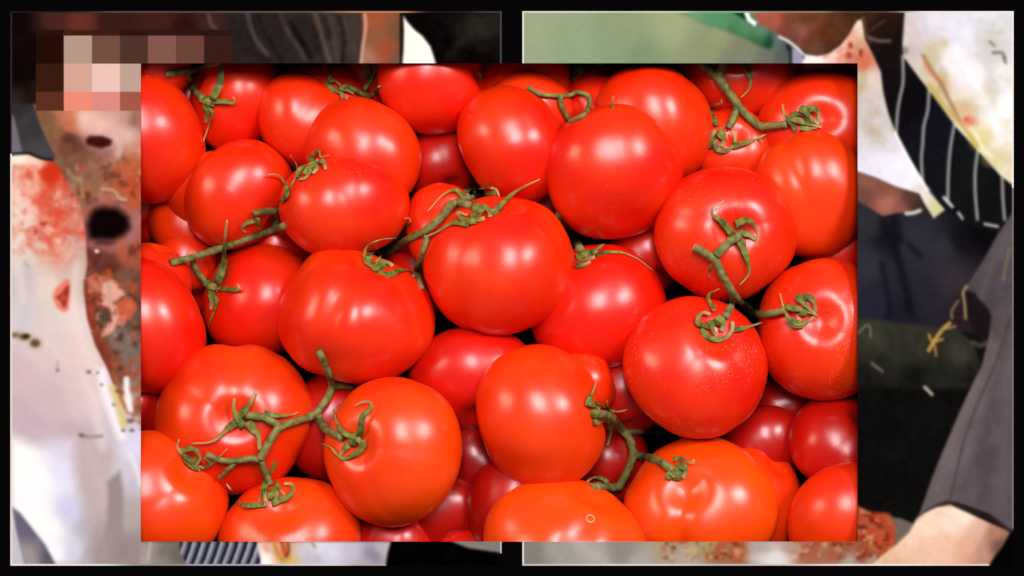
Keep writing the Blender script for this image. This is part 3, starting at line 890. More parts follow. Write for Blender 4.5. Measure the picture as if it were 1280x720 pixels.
        for sweep_ in range(2):           # second pass after crumbs have joined their neighbours
            comp[:] = -1; info = []
            for sy_, sx_ in zip(*np.nonzero(ok)):
                if comp[sy_, sx_] >= 0:
                    continue
                cid = len(info); pid = FID[sy_, sx_]
                stack = [(sy_, sx_)]; comp[sy_, sx_] = cid; cells = []; near = {}
                while stack:
                    y, x = stack.pop(); cells.append((y, x))
                    for yy, xx in ((y+1, x), (y-1, x), (y, x+1), (y, x-1)):
                        if 0 <= yy < ny and 0 <= xx < nx and ok[yy, xx]:
                            if FID[yy, xx] == pid:
                                if comp[yy, xx] < 0:
                                    comp[yy, xx] = cid; stack.append((yy, xx))
                            else:
                                near[FID[yy, xx]] = near.get(FID[yy, xx], 0)+1
                info.append(self.names[pid])
                if sweep_ == 0 and len(cells) < 60 and near:
                    to = max(near, key=near.get)
                    for y, x in cells:
                        FID[y, x] = to
        Q = np.stack([a[ok], e[ok], d[ok], b[ok]], 1)
        fid = comp[ok]
        for pid, name in enumerate(info):
            q = Q[fid == pid]
            if len(q) < 4:
                continue
            used, inv = np.unique(q, return_inverse=True)
            inv = inv.reshape(q.shape)
            me = bpy.data.meshes.new(name)
            me.vertices.add(len(used)); me.vertices.foreach_set('co', W[used].ravel())
            me.loops.add(inv.size); me.loops.foreach_set('vertex_index', inv.ravel())
            me.polygons.add(len(inv)); me.polygons.foreach_set('loop_start', np.arange(0, inv.size, 4))
            at = me.color_attributes.new('ink', 'FLOAT_COLOR', 'POINT')
            at.data.foreach_set('color', np.concatenate([lin[used], np.ones((len(used), 1))], 1).ravel())
            me.materials.append(M_PRINT)
            me.update(calc_edges=True); me.validate()
            o = bpy.data.objects.new(name, me)
            link(o, root)

def empty(name, loc, label, cat, group=None):
    o = bpy.data.objects.new(name, None); link(o)
    o['label'] = label; o['category'] = cat
    if group:
        o['group'] = group
    return o

# ---- left print
P = Print(13, 627, 14, 707)
ones = np.ones(len(P.X))
P.paint(ones, P.field([(20,20,(14,8,7)),(40,60,(18,5,5)),(28,90,(12,5,4)),(70,25,(70,35,30)),(100,28,(98,46,38)),(140,25,(52,26,21)),(200,24,(62,30,25)),(235,35,(44,15,12)),
    (260,28,(58,35,30)),(300,40,(36,28,28)),(330,60,(38,29,29)),(400,50,(36,29,27)),(420,60,(58,49,47)),(440,40,(62,50,44)),(20,130,(44,34,32)),(40,120,(30,18,14))]), 'dark_hair')
for pts, w, c in [([(309,14),(313,32),(320,50),(334,68)],5,(84,76,78)),([(350,16),(358,36),(368,52),(382,74)],5,(72,62,60)),
                  ([(393,14),(398,30),(404,50),(412,76)],6,(96,80,70)),([(410,14),(416,34),(420,60),(424,79)],5,(72,66,62)),
                  ([(428,16),(434,40),(446,66)],5,(70,58,50)),([(445,14),(450,40),(448,79)],5,(62,52,46)),
                  ([(322,16),(330,40),(352,76)],4,(22,16,18)),([(364,30),(376,50),(388,70)],6,(12,8,9)),([(424,20),(430,50),(428,76)],4,(22,16,15)),([(260,16),(264,30),(270,36)],3,(110,90,80))]:
    P.paint(P.line(pts, w, 2.5), c, None, 0.8)
P.mottle((P.X > 295)*(P.X < 455)*(P.Y < 80)*1.0, 10, 9, 3)
m = P.poly([(452,14),(503,14),(505,40),(503,80),(450,80),(454,45)], 1.2)
P.paint(m, P.field([(468,24,(160,82,52)),(482,62,(160,74,48)),(499,40,(112,78,54)),(458,72,(166,116,96)),(499,72,(112,82,60)),(468,48,(140,86,60))]), 'neck')
P.paint(P.line([(456,18),(457,34),(453,60),(451,80)], 3, 1.2), (226,182,160), None, .85)
P.paint(P.poly([(500,13),(628,13),(628,80),(500,80)], 1), (10,6,6), 'dark_jacket')
P.paint(P.blob(600,34,30,22,1.2), (46,42,34), None, .7)
P.paint(P.line([(622,20),(590,40),(560,70)], 8, 5), (40,34,30), None, .6)
P.mottle((P.X > 545)*(P.Y < 80)*1.0, 9, 10, 8)
P.paint(P.poly([(504,19),(509,27),(518,37),(528,45),(538,58),(542,70),(545,80),(503,80),(504.5,60),(505,40)], .9), (255,250,240), 'white_collar')
# face
face = P.poly([(40,130),(177,130),(177,379),(162,366),(152,353),(138,348),(122,344),(104,338),(98,325),(97,300),(94,265),(86,240),(74,220),(64,203),(50,176),(44,156)], 1.2)
P.paint(face, P.field([(60,150,(120,85,60)),(70,165,(132,92,66)),(85,145,(202,120,90)),(90,155,(208,110,75)),(105,150,(236,190,175)),(125,160,(226,176,166)),(150,150,(202,156,146)),(170,150,(150,105,92)),
    (85,175,(110,65,48)),(95,182,(90,50,38)),(112,164,(214,160,146)),(140,188,(196,150,145)),(160,170,(222,182,176)),(170,185,(206,140,120)),(100,200,(126,80,62)),(90,210,(116,80,60)),(125,205,(152,105,85)),
    (145,200,(166,115,95)),(165,205,(186,90,55)),(170,230,(186,75,45)),(150,230,(176,92,62)),(130,225,(150,95,68)),(115,225,(140,100,75)),(100,230,(152,116,90)),(110,245,(150,100,78)),(130,240,(170,110,85)),
    (160,255,(172,80,50)),(140,255,(166,110,92)),(120,255,(146,90,75)),(172,275,(170,115,110)),(115,280,(120,75,68)),(165,300,(160,105,105)),(150,310,(150,90,90)),(120,310,(100,45,38)),(125,325,(95,45,38)),
    (140,335,(90,42,34)),(160,325,(166,80,60)),(172,310,(186,75,55)),(155,345,(120,85,70)),(172,355,(98,66,52))]), 'face')
low = face*np.clip((P.Y-190)/20, 0, 1)
P.mottle(face, 12, 7, 11)
P.patches(low*(P.X > 95), (192,84,48), 15, -.02, 15, .5, .75)
P.patches(low*(P.Y < 345), (90,40,26), 11, .15, 19, .45, .7)
P.patches(low*(P.Y < 250), (212,176,140), 8, .28, 23, .4, .6)
P.paint(P.poly([(107,175),(111.5,169),(128,170),(141,175),(138,182),(126,186),(109,181)], 2), (56,18,16))
P.paint(P.blob(86,173,9,6,.8), (88,50,36), None, .8)
P.paint(P.poly([(96,140),(120,139),(140,150),(158,166),(150,172),(128,164),(112,166),(100,160)], 8), (238,196,184), None, .6)
P.paint(P.line([(142,172),(150,182),(148,194)], 5, 4), (236,206,200), None, .6)
P.paint(P.line([(96,188),(118,192),(136,190)], 8, 6), (112,66,52), None, .5)
P.paint(P.line([(104,262),(108,284),(112,306)], 6, 4), (150,100,92), None, .7)
P.paint(P.line([(116,256),(132,251),(150,255),(166,268),(169,284),(160,300),(140,310),(120,308)], 9, 5), (164,104,102), None, .7)
P.paint(P.poly([(113,268),(118,261),(130,258),(148,261),(160,271),(163,284),(156,294),(140,303),(122,303),(111,296),(109,282)], 5), (14,4,4))
P.paint(P.line([(150,296),(160,288)], 4, 3), (70,30,32), None, .5)
P.paint(P.line([(112,308),(122,300),(150,300),(166,290)], 4, 3), (176,120,118), None, .4)
P.paint(P.blob(121,314,3,2.4,.6), (250,232,216), None, .9)
P.paint(P.line([(128,236),(142,238),(150,248),(158,250)], 3, 1.2), (214,176,140), None, .8)
P.paint(P.line([(84,212),(92,222),(100,226),(104,246)], 4, 2), (166,140,110), None, .8)
# jacket collar on the left
P.paint(P.line([(44,150),(52,168),(64,190),(74,206)], 10, 4), (128,98,74), None, .8)
P.paint(P.poly([(12,130),(42,130),(49,154),(58,174),(70,197),(63,201),(41,194),(28,190),(12,194)], .9), P.field([(30,150,(62,58,62)),(50,185,(70,66,70)),(24,140,(46,40,42)),(45,160,(54,49,52))]), 'jacket_lapel')
P.paint(P.poly([(12,140),(17,145),(23,168),(28,191),(12,194)], 1.2), (112,106,120))
# shirt
shirt_poly = [(12,194),(35,193),(50,199),(66,202),(76,214),(88,236),(101,258),(107,290),(109,330),(105,360),(109,396),(119,430),(134,460),(150,500),(165,520),(177,536),(177,678),(230,678),(226,690),(235,708),(12,708)]
sh = P.poly(shirt_poly, 1.0)
P.paint(sh, P.field([(25,200,(255,244,226)),(45,203,(250,222,200)),(40,215,(236,160,130)),(60,214,(216,66,38)),(70,207,(198,46,22)),(40,235,(236,176,156)),(22,230,(240,190,170)),(60,240,(218,104,82)),(30,260,(240,196,182)),(75,265,(222,110,90)),
    (25,285,(226,206,192)),(70,295,(226,128,108)),(90,255,(200,112,92)),(95,295,(210,152,138)),(40,320,(222,206,193)),(80,318,(226,166,150)),(97,322,(202,168,152)),(22,350,(200,192,196)),(60,360,(226,212,202)),(95,350,(206,187,172)),
    (28,400,(214,205,209)),(90,400,(230,213,208)),(60,430,(221,206,204)),(25,470,(212,188,190)),(100,440,(229,206,198)),(60,500,(206,186,190)),(110,490,(222,200,198)),(30,530,(202,180,190)),(120,500,(224,204,205)),(100,550,(196,176,182)),
    (70,556,(205,188,202)),(120,600,(194,176,176)),(125,570,(192,174,172)),(140,540,(206,196,206)),(165,560,(228,220,244)),(172,600,(198,192,210)),(160,590,(212,204,214)),(165,640,(180,166,162)),(165,690,(152,136,134)),(190,690,(160,152,147)),(212,690,(112,102,95))]), 'stained_shirt')
up = sh*np.clip((335-P.Y)/30, 0, 1)*np.clip((P.Y-203)/8, 0, 1)
P.patches(up, (212,70,46), 18, -.05, 31, .55, .7)
P.patches(up, (166,44,30), 9, .30, 37, .35, .7)
P.patches(up, (244,214,200), 12, .22, 41, .45, .6)
P.mottle(up, 16, 5, 43)
P.paint(P.poly([(48,214),(66,203),(77,212),(74,226),(62,234),(52,226)], 3), (206,48,22), None, .8)
P.paint(P.poly([(12,545),(30,552),(50,559),(72,552),(92,548),(92,590),(104,640),(116,708),(12,708)], 9), P.field([(25,580,(255,255,255)),(50,600,(255,255,255)),(45,640,(255,255,255)),(62,660,(255,255,255)),(70,690,(250,250,255)),(76,590,(232,228,252)),(86,640,(210,208,240)),(92,690,(214,212,236)),(108,660,(190,184,198)),(112,695,(182,174,182)),(85,560,(222,212,230))]))
P.paint(P.poly([(15,634),(25,641),(40,660),(56,680),(71,708),(28,708),(20,668)], 2.0), P.field([(40,655,(104,98,122)),(66,700,(90,84,106)),(34,700,(160,150,148))]))
P.paint(P.poly([(14,650),(21,668),(30,708),(14,708)], 1.5), (196,196,206))
P.paint(P.poly([(134,602),(150,588),(154,610),(153,708),(122,708),(134,650),(135,625)], 3.5), P.field([(145,620,(152,140,138)),(145,690,(148,136,137)),(130,690,(164,152,150))]))
P.paint(P.line([(127,466),(131,488),(140,514),(152,545)], 11, 5), (252,247,255), None, .95)
P.paint(P.line([(163,568),(172,590),(176,606)], 5, 3), (250,246,255), None, .7)
for pts, w, c, al in [([(20,215),(24,260),(20,320),(30,372)],10,(240,226,214),.6),([(34,330),(36,372),(24,420),(20,470)],8,(196,190,198),.5),([(96,330),(92,380),(104,430),(120,462)],8,(240,226,220),.6),
                      ([(50,440),(84,480),(98,520)],14,(214,194,196),.6),([(20,500),(50,530),(90,536)],16,(196,174,184),.5),([(104,470),(120,510),(128,560)],9,(236,222,222),.6),([(112,560),(120,585),(126,604)],10,(204,188,186),.6)]:
    P.paint(sh*P.line(pts, w, 6), c, None, al)
P.paint(P.line([(72,452),(71.5,464)], 2, 1.2), (160,140,140), None, .6)
# chest stain strip
ch = P.poly([(106,344),(114,337),(124,344),(140,348),(154,354),(164,367),(177,380),(177,541),(166,523),(150,500),(135,461),(119,431),(109,397)], 1.4)
P.paint(ch, P.field([(112,360,(178,92,72)),(120,352,(196,120,100)),(118,395,(130,55,38)),(112,385,(150,62,42)),(128,440,(120,55,38)),(150,425,(122,108,100)),(170,400,(92,74,60)),(172,440,(118,106,98)),(165,470,(132,118,108)),(150,470,(120,70,50)),(172,510,(140,70,45)),(160,500,(200,190,190)),(150,505,(206,190,130)),(172,530,(205,200,200))]), 'food_stain')
P.patches(ch, (176,76,50), 12, .15, 51, .2, .7)
P.patches(ch, (64,38,28), 10, .25, 55, .2, .6)
P.mottle(ch, 14, 6, 57)
P.paint(P.poly([(128,354),(142,350),(156,368),(144,377),(150,392),(142,414),(128,421),(126,412),(140,402),(137,384),(128,382)], 1.5), (236,176,156), None, .9)
P.paint(P.poly([(133,352),(138,352),(140,378),(136,386)], 1.2), (190,160,140), None, .8)
P.paint(P.poly([(117,388),(128,383),(139,391),(136,405),(127,410),(119,401)], 3), (78,64,54), None, .8)
P.paint(P.poly([(145,380),(156,372),(168,374),(172,384),(164,398),(152,406),(148,396)], 1.8), (206,92,66), None, .9)
P.patches(ch*(P.Y < 430), (228,150,126), 9, .2, 141, .3, .6)
P.patches(ch*(P.Y < 430), (84,32,22), 8, .25, 143, .3, .6)
P.paint(P.line([(107,352),(110,384),(119,412),(129,436),(138,462)], 5, 2), (140,50,32), None, .8)
P.paint(P.line([(141,486),(147,500),(152,520),(154,530)], 9, 3), (218,198,124), None, .9)
P.paint(P.line([(141,466),(148,480),(152,500),(160,516)], 4, 1.8), (176,92,56), None, .8)
P.paint(P.line([(158,474),(159,492),(163,512)], 7, 2), (250,248,255), None, .95)
for x, y, r in [(147,489,3),(142,506,2),(163,526,4.5),(154,538,2.6),(165,538,3),(127,481,2),(111,465,3),(122,466,2),(72,463,2)]:
    P.paint(P.blob(x,y,r,r*.7,1.1), (84,62,48), None, .75)
P.paint(P.poly([(65,371),(69,361),(81,349),(88,350),(87,373),(86,387),(80,391),(71,384)], 1.6), (230,130,110))
P.paint(P.poly([(70,372),(77,366),(83,357),(87,357),(86,368),(82,384),(78,384),(76,377)], 1.6), (154,46,32), None, .95)
P.paint(P.blob(79,372,3,4,.8), (206,96,76), None, .7)
for x, y, rx, ry in [(20,419,5,3),(31,421,7,4),(44,429,6,5)]:
    P.paint(P.blob(x,y,rx*1.6,ry*1.7,.8), (196,178,146), None, .7)
    P.paint(P.blob(x,y,rx,ry,.7), (84,66,42), None, .9)
P.paint(P.blob(33,420,4,2.4,.7), (34,26,18), None, .9)
P.paint(P.line([(100,544),(108,546),(118,546),(127,545)], 4.5, 1.5), (150,142,128), None, .85)
P.paint(P.blob(102,544,4,2.6,.8), (110,102,92), None, .8)
P.paint(P.line([(30,326),(36,334)], 2, 1), (150,140,130), None, .6)
P.paint(P.line([(12,193),(35,191.5),(50,197.5),(66,200)], 2.6, .9), (16,10,12))
# bottom strip
P.paint(P.poly([(176,677),(230,677),(226,690),(236,708),(176,708)], 1), P.field([(180,690,(164,152,150)),(190,685,(150,140,134)),(205,690,(116,106,98)),(222,695,(104,96,88)),(178,700,(170,158,158)),(205,703,(140,132,126))]))
P.paint(P.line([(188,677),(185,700)], 3, 1.2), (196,188,182), None, .8)
P.paint(P.poly([(320,677),(489,677),(485,690),(482,708),(325,708)], 1), P.field([(332,700,(255,255,252)),(345,685,(228,176,150)),(355,690,(206,110,60)),(362,698,(216,190,110)),(375,690,(204,200,214)),(392,700,(186,184,204)),(412,690,(216,214,232)),(440,690,(196,191,212)),(466,694,(130,125,146)),(478,685,(190,180,190)),(400,682,(222,220,236)),(455,703,(180,174,184))]), 'stained_cloth')
for pts, w, c in [([(352,678),(355,686),(358,694)],5,(190,66,26)),([(330,680),(334,688)],6,(224,166,150)),([(343,679),(346,690),(352,700)],4,(190,140,50)),([(360,678),(361,690),(357,696)],3,(110,40,20)),([(352,700),(362,698)],4,(190,150,60)),([(390,678),(394,684)],3,(150,130,80))]:
    P.paint(P.line(pts, w, 1.4), c, None, .85)
P.mottle((P.X > 322)*(P.X < 488)*(P.Y > 677)*1.0, 7, 8, 61)
st = P.poly([(225,677),(321,677),(324,692),(327,708),(235,708),(225,690)], .8)
uu = (P.X-225+(P.Y-677)*0.28+((P.Y-677)/31)**2*2.5)/11.6
ph = uu-np.floor(uu)
sc_ = np.where(ph[:, None] < .36, np.array((14,14,30.)), np.where(ph[:, None] < .66, np.array((176,178,190.)), np.array((96,102,116.))))
P.paint(st, sc_, 'striped_cloth')
P.paint(P.poly([(489,676),(628,676),(628,708),(482,708),(485,690)], .9), (3,2,2), 'black_strip')  # plain black area of the printed picture
P.paint(P.poly([(562,676),(628,676),(628,691),(612,689),(585,685)], .9), (128,122,118), 'grey_sliver')
P.blur(2)
# hairline border
P.paint(((P.X < 15)*(P.Y > 192))*1.0, (232,222,214), 'border'); P.paint(((P.X < 15)*(P.Y <= 192))*1.0, (44,40,40), 'border')
P.paint(((P.Y > 705)*(P.X < 482))*1.0, P.field([(20,706,(236,232,232)),(100,706,(238,236,238)),(200,706,(150,144,140)),(280,706,(170,170,176)),(400,706,(216,214,210)),(470,706,(170,165,160))]), 'border')
P.paint((P.Y < 15.5)*1.0, P.field([(30,14,(30,26,26)),(200,14,(90,70,64)),(350,14,(90,80,76)),(480,14,(190,130,100)),(560,14,(30,26,26)),(620,14,(60,56,54))]), 'border')
P.paint(((P.X > 625)*(P.Y < 80))*1.0, (70,70,68), 'border'); P.paint(((P.X > 625)*(P.Y > 676)*(P.Y < 691))*1.0, (190,184,180), 'border')
# pixel mosaic over the eyes
xe = [45,80,115,150,185,220,255,290]
rows = [(37.5,45,[(38,18,13),(64,30,21),(58,26,19),(42,20,16),(44,22,18),(42,20,16),(40,22,18)]),
        (45,80,[(36,12,6),(176,150,134),(110,77,64),(76,50,40),(126,86,77),(104,66,55),(54,28,22)]),
        (80,115,[(54,27,15),(208,162,146),(229,193,182),(185,160,145)]),
        (115,139,[(88,46,32),(232,138,118),(216,138,128),(158,88,70)])]
for y0, y1, cs in rows:
    for i, c in enumerate(cs):
        P.paint(((P.X >= xe[i])*(P.X < xe[i+1])*(P.Y >= y0)*(P.Y < y1))*1.0, c, 'pixel_mosaic')
left = empty('photo_print', (0,0,0), 'print of a face with pixelated eyes, open mouth and stained white shirt', 'picture', 'prints on the black board')
P.build(left)

# ---- right print
P = Print(653, 1267, 14, 707)
ones = np.ones(len(P.X))
P.paint(ones, (14,13,12), 'black_seat')
P.paint(P.poly([(652,13),(1000,13),(1000,80),(652,80)], 1), P.field([(660,40,(152,166,132)),(720,60,(138,162,126)),(690,30,(148,162,128)),(780,40,(140,155,118)),(765,70,(132,156,122)),(800,72,(124,144,112)),(840,32,(154,166,124)),(880,60,(136,146,110)),(930,60,(122,126,100)),(960,75,(106,110,96)),(985,70,(95,100,95)),(900,42,(142,150,112)),(920,74,(120,128,108))]), 'green_wall')
P.mottle((P.Y < 80)*(P.X < 1000)*1.0, 3, 26, 77)
P.paint(P.poly([(842,13),(935,13),(950,26),(968,42),(970,54),(962,62),(950,58),(930,48),(905,38),(878,30)], 2.5), P.field([(860,18,(112,150,108)),(900,25,(82,142,100)),(930,35,(84,136,96)),(950,40,(90,134,104)),(962,54,(22,66,42)),(945,53,(52,98,60)),(920,44,(70,112,70))]), 'green_band')
P.paint(P.poly([(912,13),(934,13),(936,26),(930,24)], 1.5), (18,58,28))
P.paint(P.poly([(966,44),(982,50),(992,60),(991,80),(968,80)], 2.5), P.field([(972,55,(92,110,104)),(985,56,(70,74,74)),(980,75,(84,92,86))]))
P.paint(P.line([(985,58),(989,66),(989,80)], 5, 1.5), (22,22,30), None, .9)
P.paint(P.poly([(990,60),(1000,64),(1008,78),(1008,82),(990,82)], 1), (152,146,172), 'collar')
head = P.poly([(939,13),(1078,13),(1073,25),(1061,42),(1048,57),(1036,66),(1022,69),(1008,67),(998,59),(985,51),(972,43),(967,39),(950,31)], 1.2)
P.paint(head, P.field([(955,22,(166,86,68)),(972,25,(190,96,80)),(978,38,(116,58,48)),(985,25,(108,60,40)),(1005,25,(94,58,38)),(1002,38,(154,92,76)),(1012,48,(104,55,35)),(990,45,(100,64,52)),(1030,45,(84,40,16)),(1050,30,(86,52,30)),(1020,60,(94,62,48)),(1040,60,(80,46,30)),(1065,20,(66,38,22)),(965,34,(150,82,66))]), 'head')
P.mottle(head, 9, 8, 71)
P.paint(P.poly([(929,13),(936,15),(938,22),(946,28),(944,33),(934,26)], .9), (252,252,248))
P.paint(P.line([(974,46),(986,52),(996,60),(1008,71)], 3, 1), (238,238,232), None, .95)
# trousers and lap
P.paint(P.poly([(1071,245),(1268,235),(1268,420),(1195,414),(1160,409),(1110,403),(1071,399)], 1.5), P.field([(1085,280,(44,44,50)),(1110,300,(20,20,28)),(1140,300,(44,44,54)),(1180,310,(46,44,54)),(1160,370,(36,34,46)),(1100,370,(34,34,48)),(1085,330,(46,46,54)),(1200,300,(18,16,20)),(1190,350,(50,44,50)),(1225,290,(10,8,12)),(1205,390,(40,26,30)),(1130,390,(26,24,36))]), 'dark_trousers')
for pts, w in [([(1104,276),(1118,310),(1130,350),(1138,390)],10),([(1102,330),(1110,370),(1112,398)],6),([(1135,305),(1150,320)],6),([(1116,270),(1124,300)],10)]:
    P.paint(P.line(pts, w, 4), (14,14,22), None, .75)
# arm
P.paint(P.poly([(1071,214),(1095,222),(1140,238),(1152,246),(1160,260),(1148,268),(1122,266),(1104,270),(1071,250)], 1.4), P.field([(1110,254,(172,106,92)),(1085,226,(134,88,72)),(1140,250,(84,54,46)),(1080,244,(110,68,56)),(1105,235,(126,76,62)),(1125,262,(140,84,72)),(1150,258,(50,34,32))]), 'forearm')
P.paint(P.line([(1133,267),(1142,266),(1150,263)], 4.5, 1.2), (210,210,202), None, .95)
# dark waistcoat
dk = P.poly([(1070,13),(1132,13),(1130,72),(1152,100),(1172,125),(1197,160),(1225,190),(1237,202),(1262,226),(1268,232),(1268,262),(1248,290),(1215,284),(1181,262),(1163,240),(1140,200),(1120,165),(1105,115),(1095,70),(1082,45)], 1.2)
P.paint(dk, P.field([(1100,30,(34,18,12)),(1115,60,(22,14,14)),(1140,120,(12,10,14)),(1170,170,(18,18,26)),(1200,220,(18,20,22)),(1240,260,(16,16,18)),(1085,20,(60,34,22)),(1110,90,(20,14,16))]), 'striped_waistcoat')
P.paint(P.line([(1084,46),(1098,51),(1112,51)], 4, 1.5), (112,102,96), None, .8)
P.paint(P.line([(1088,38),(1096,32),(1106,26)], 3, 1.5), (74,62,56), None, .7)
P.paint(P.line([(1079,22),(1082,40),(1088,52)], 4, 2), (90,70,58), None, .8)
for pts in ([(1128.7,70),(1129,102),(1124.7,123.5),(1122,142),(1120,172)], [(1161.5,112),(1160,137),(1155,158),(1153.7,179),(1152,200),(1154,232)],
            [(1193.5,154),(1189,179),(1186.7,200),(1185.5,220),(1185,252)], [(1223,186),(1220,206),(1219,222),(1219.5,245),(1222,274)], [(1253,222),(1254,250),(1256,274)]):
    P.paint(P.line(pts, 4.2, 1.4), (160,158,158), None, .9)
    P.paint(P.line([(x+3.5, y) for x, y in pts], 2.5, 1.4), (6,6,9), None, .8)
P.paint(P.line([(1180,247),(1190,258)], 4, 1.2), (196,194,194)); P.paint(P.line([(1198,266),(1203,273)], 3.5, 1.2), (176,172,172)); P.paint(P.line([(1231,280),(1247,283)], 3.5, 1.2), (176,172,168))
P.paint(P.line([(1160,234),(1168,248)], 3, 1.4), (70,66,68))
# left side of the shirt
sl = P.poly([(1002,80),(1008,68),(1022,70),(1036,67),(1050,57),(1062,42),(1071,26),(1077,24),(1081,48),(1092,70),(1101,90),(1104,115),(1110,140),(1119,165),(1138,200),(1160,238),(1181,262),(1167,273),(1157,257),(1149,242),(1120,233),(1095,222),(1071,214),(1071,80)], 1.1)
P.paint(sl, P.field([(1020,74,(252,240,232)),(1045,72,(238,206,192)),(1055,60,(238,200,184)),(1065,50,(226,160,142)),(1062,70,(190,108,88)),(1075,60,(202,140,112)),(1078,36,(236,224,208)),(1079,76,(206,100,72)),(1078,100,(194,180,148)),(1090,100,(216,206,196)),(1085,130,(202,194,190)),(1100,150,(208,202,206)),(1094,165,(186,174,152)),(1080,180,(216,212,224)),(1110,175,(222,218,226)),(1130,210,(238,236,250)),(1150,240,(226,218,216)),(1172,262,(206,202,150)),(1080,205,(226,224,238)),(1105,205,(232,230,246)),(1140,222,(244,242,252))]), 'stained_shirt_front')
for x, y, rx, ry in [(1063,57,3,4),(1061,69,3.5,4),(1076,66,2.5,5)]:
    P.paint(P.blob(x,y,rx,ry,.7), (140,40,26), None, .85)
P.patches(sl*(P.Y < 110), (206,88,60), 10, .18, 81, .5, .6)
P.patches(sl*(P.Y < 190)*(P.X > 1070), (176,160,112), 16, .1, 83, .6, .5)
P.paint(P.line([(1119,166),(1138,202),(1160,238)], 3.5, 1.2), (252,252,255), None, .9)
P.mottle(sl, 9, 9, 85)
# right side of the shirt
sr = P.poly([(1131,13),(1268,13),(1268,233),(1250,219),(1236,203),(1223,189),(1196,160),(1171,125),(1151,100),(1130,72),(1128,55)], 1.2)
P.paint(sr, P.field([(1138,40,(206,194,192)),(1143,68,(198,186,182)),(1160,30,(226,222,234)),(1200,40,(226,226,240)),(1240,30,(216,216,220)),(1187,80,(240,236,242)),(1215,100,(240,236,244)),(1240,60,(206,204,202)),(1256,100,(230,229,230)),(1170,95,(220,208,184)),(1200,130,(226,214,190)),(1232,115,(220,214,200)),(1256,130,(253,253,255)),(1250,160,(246,243,246)),(1230,172,(228,220,192)),(1245,200,(220,212,178)),(1262,210,(226,216,184)),(1158,80,(208,198,180)),(1165,110,(204,192,164))]), 'stained_shirt_side')
for x, y, rx, ry, c, al in [(1168,62,10,14,(206,190,140),.6),(1180,54,5,6,(190,180,130),.5),(1178,104,9,16,(182,150,92),.6),(1204,138,16,11,(200,160,110),.65),(1226,172,12,14,(214,196,116),.6),(1238,122,8,18,(196,184,146),.5),(1244,200,14,8,(208,196,130),.5),(1160,84,7,12,(196,176,130),.5)]:
    P.paint(P.blob(x,y,rx,ry,1.3), c, None, al)
P.paint(P.line([(1150,20),(1162,50),(1176,84)], 7, 5), (196,190,196), None, .5)
P.paint(P.line([(1196,60),(1214,92),(1236,130),(1252,170)], 8, 6), (250,248,252), None, .7)
P.paint(P.line([(1224,40),(1238,90),(1250,120)], 9, 6), (208,204,206), None, .5)
P.patches(sr*np.clip((P.X+P.Y*-0.55-1090)/30, 0, 1), (196,178,116), 20, .18, 91, .6, .5)
P.patches(sr, (255,255,255), 18, .25, 93, .7, .4)
P.mottle(sr, 9, 10, 95)
P.paint(P.line([(1154,70),(1165,88),(1176,104),(1186,124),(1199,150)], 4, 2.4), (132,92,56), None, .75)
P.paint(P.line([(1157,80),(1163,90),(1171,98)], 4, 2.6), (210,112,82), None, .7)
P.paint(P.line([(1161,106),(1178,130),(1202,156),(1221,182)], 6, 2.4), (190,166,76), None, .8)
P.paint(P.blob(1212,152,9,6,1.2), (222,104,72), None, .7)
P.paint(P.blob(1208,149,3,3,1), (190,70,46), None, .6)
P.paint(P.line([(1219,166),(1228,184),(1240,196)], 4, 1.6), (246,240,200), None, .8)
for pts, w in [([(1237,52),(1243,57)],3),([(1242,66),(1252,66),(1256,72)],4),([(1255,72),(1257,78)],4)]:
    P.paint(P.line(pts, w, 1.4), (112,104,92), None, .8)
P.paint(P.blob(1132,63,4,5,.8), (120,112,108), None, .7)
# cushion
cu = P.poly([(1071,398),(1110,402),(1160,408),(1196,412),(1214,428),(1226,455),(1216,484),(1140,486),(1071,482)], 3)
P.mottle(((P.Y > 480)*(P.X > 1071)*(P.X < 1190)*(P.Y < 640))*1.0, 5, 30, 109)
P.paint(cu, P.field([(1080,410,(70,72,56)),(1100,425,(74,74,58)),(1120,435,(60,62,52)),(1150,430,(70,68,56)),(1175,430,(64,60,48)),(1200,440,(74,72,62)),(1100,462,(42,42,36)),(1180,466,(46,46,38)),(1140,474,(28,28,24)),(1085,476,(26,26,22)),(1215,470,(40,38,34))]), 'green_cushion')
P.C *= (1-0.3*cu)[:, None]
P.mottle(cu, 8, 14, 101)
for pts in ([(1110,412),(1116,434),(1110,452)], [(1128,412),(1132,440)], [(1148,414),(1142,446)], [(1196,418),(1214,440),(1220,462)]):
    P.paint(P.line(pts, 6, 3), (40,40,32), None, .6)
# trouser leg on the right
lg = P.poly([(1268,262),(1247,293),(1230,324),(1212,352),(1206,362),(1226,378),(1238,394),(1236,418),(1228,455),(1210,492),(1195,525),(1178,565),(1164,600),(1148,646),(1166,634),(1182,629),(1196,628),(1236,642),(1268,666)], 1.2)
P.paint(lg, P.field([(1255,300,(84,76,80)),(1240,350,(80,72,78)),(1255,400,(84,74,76)),(1245,440,(98,86,88)),(1220,500,(104,92,94)),(1195,570,(106,95,98)),(1175,620,(98,88,90)),(1250,520,(86,76,82)),(1230,580,(82,72,76)),(1255,600,(90,80,84)),(1215,620,(86,76,80)),(1225,375,(70,62,66))]), 'trouser_leg')
P.paint(P.line([(1262,400),(1246,450),(1222,505),(1204,555),(1188,622)], 3, 1.6), (66,58,62), None, .8)
P.paint(P.poly([(1206,362),(1218,366),(1238,388),(1240,398),(1234,428),(1222,426),(1212,402),(1205,385)], 1.8), (26,18,22), None, .95)
P.paint(P.line([(1234,428),(1226,432),(1216,428)], 5, 2), (84,76,76), None, .8)
P.mottle(lg, 6, 12, 105)
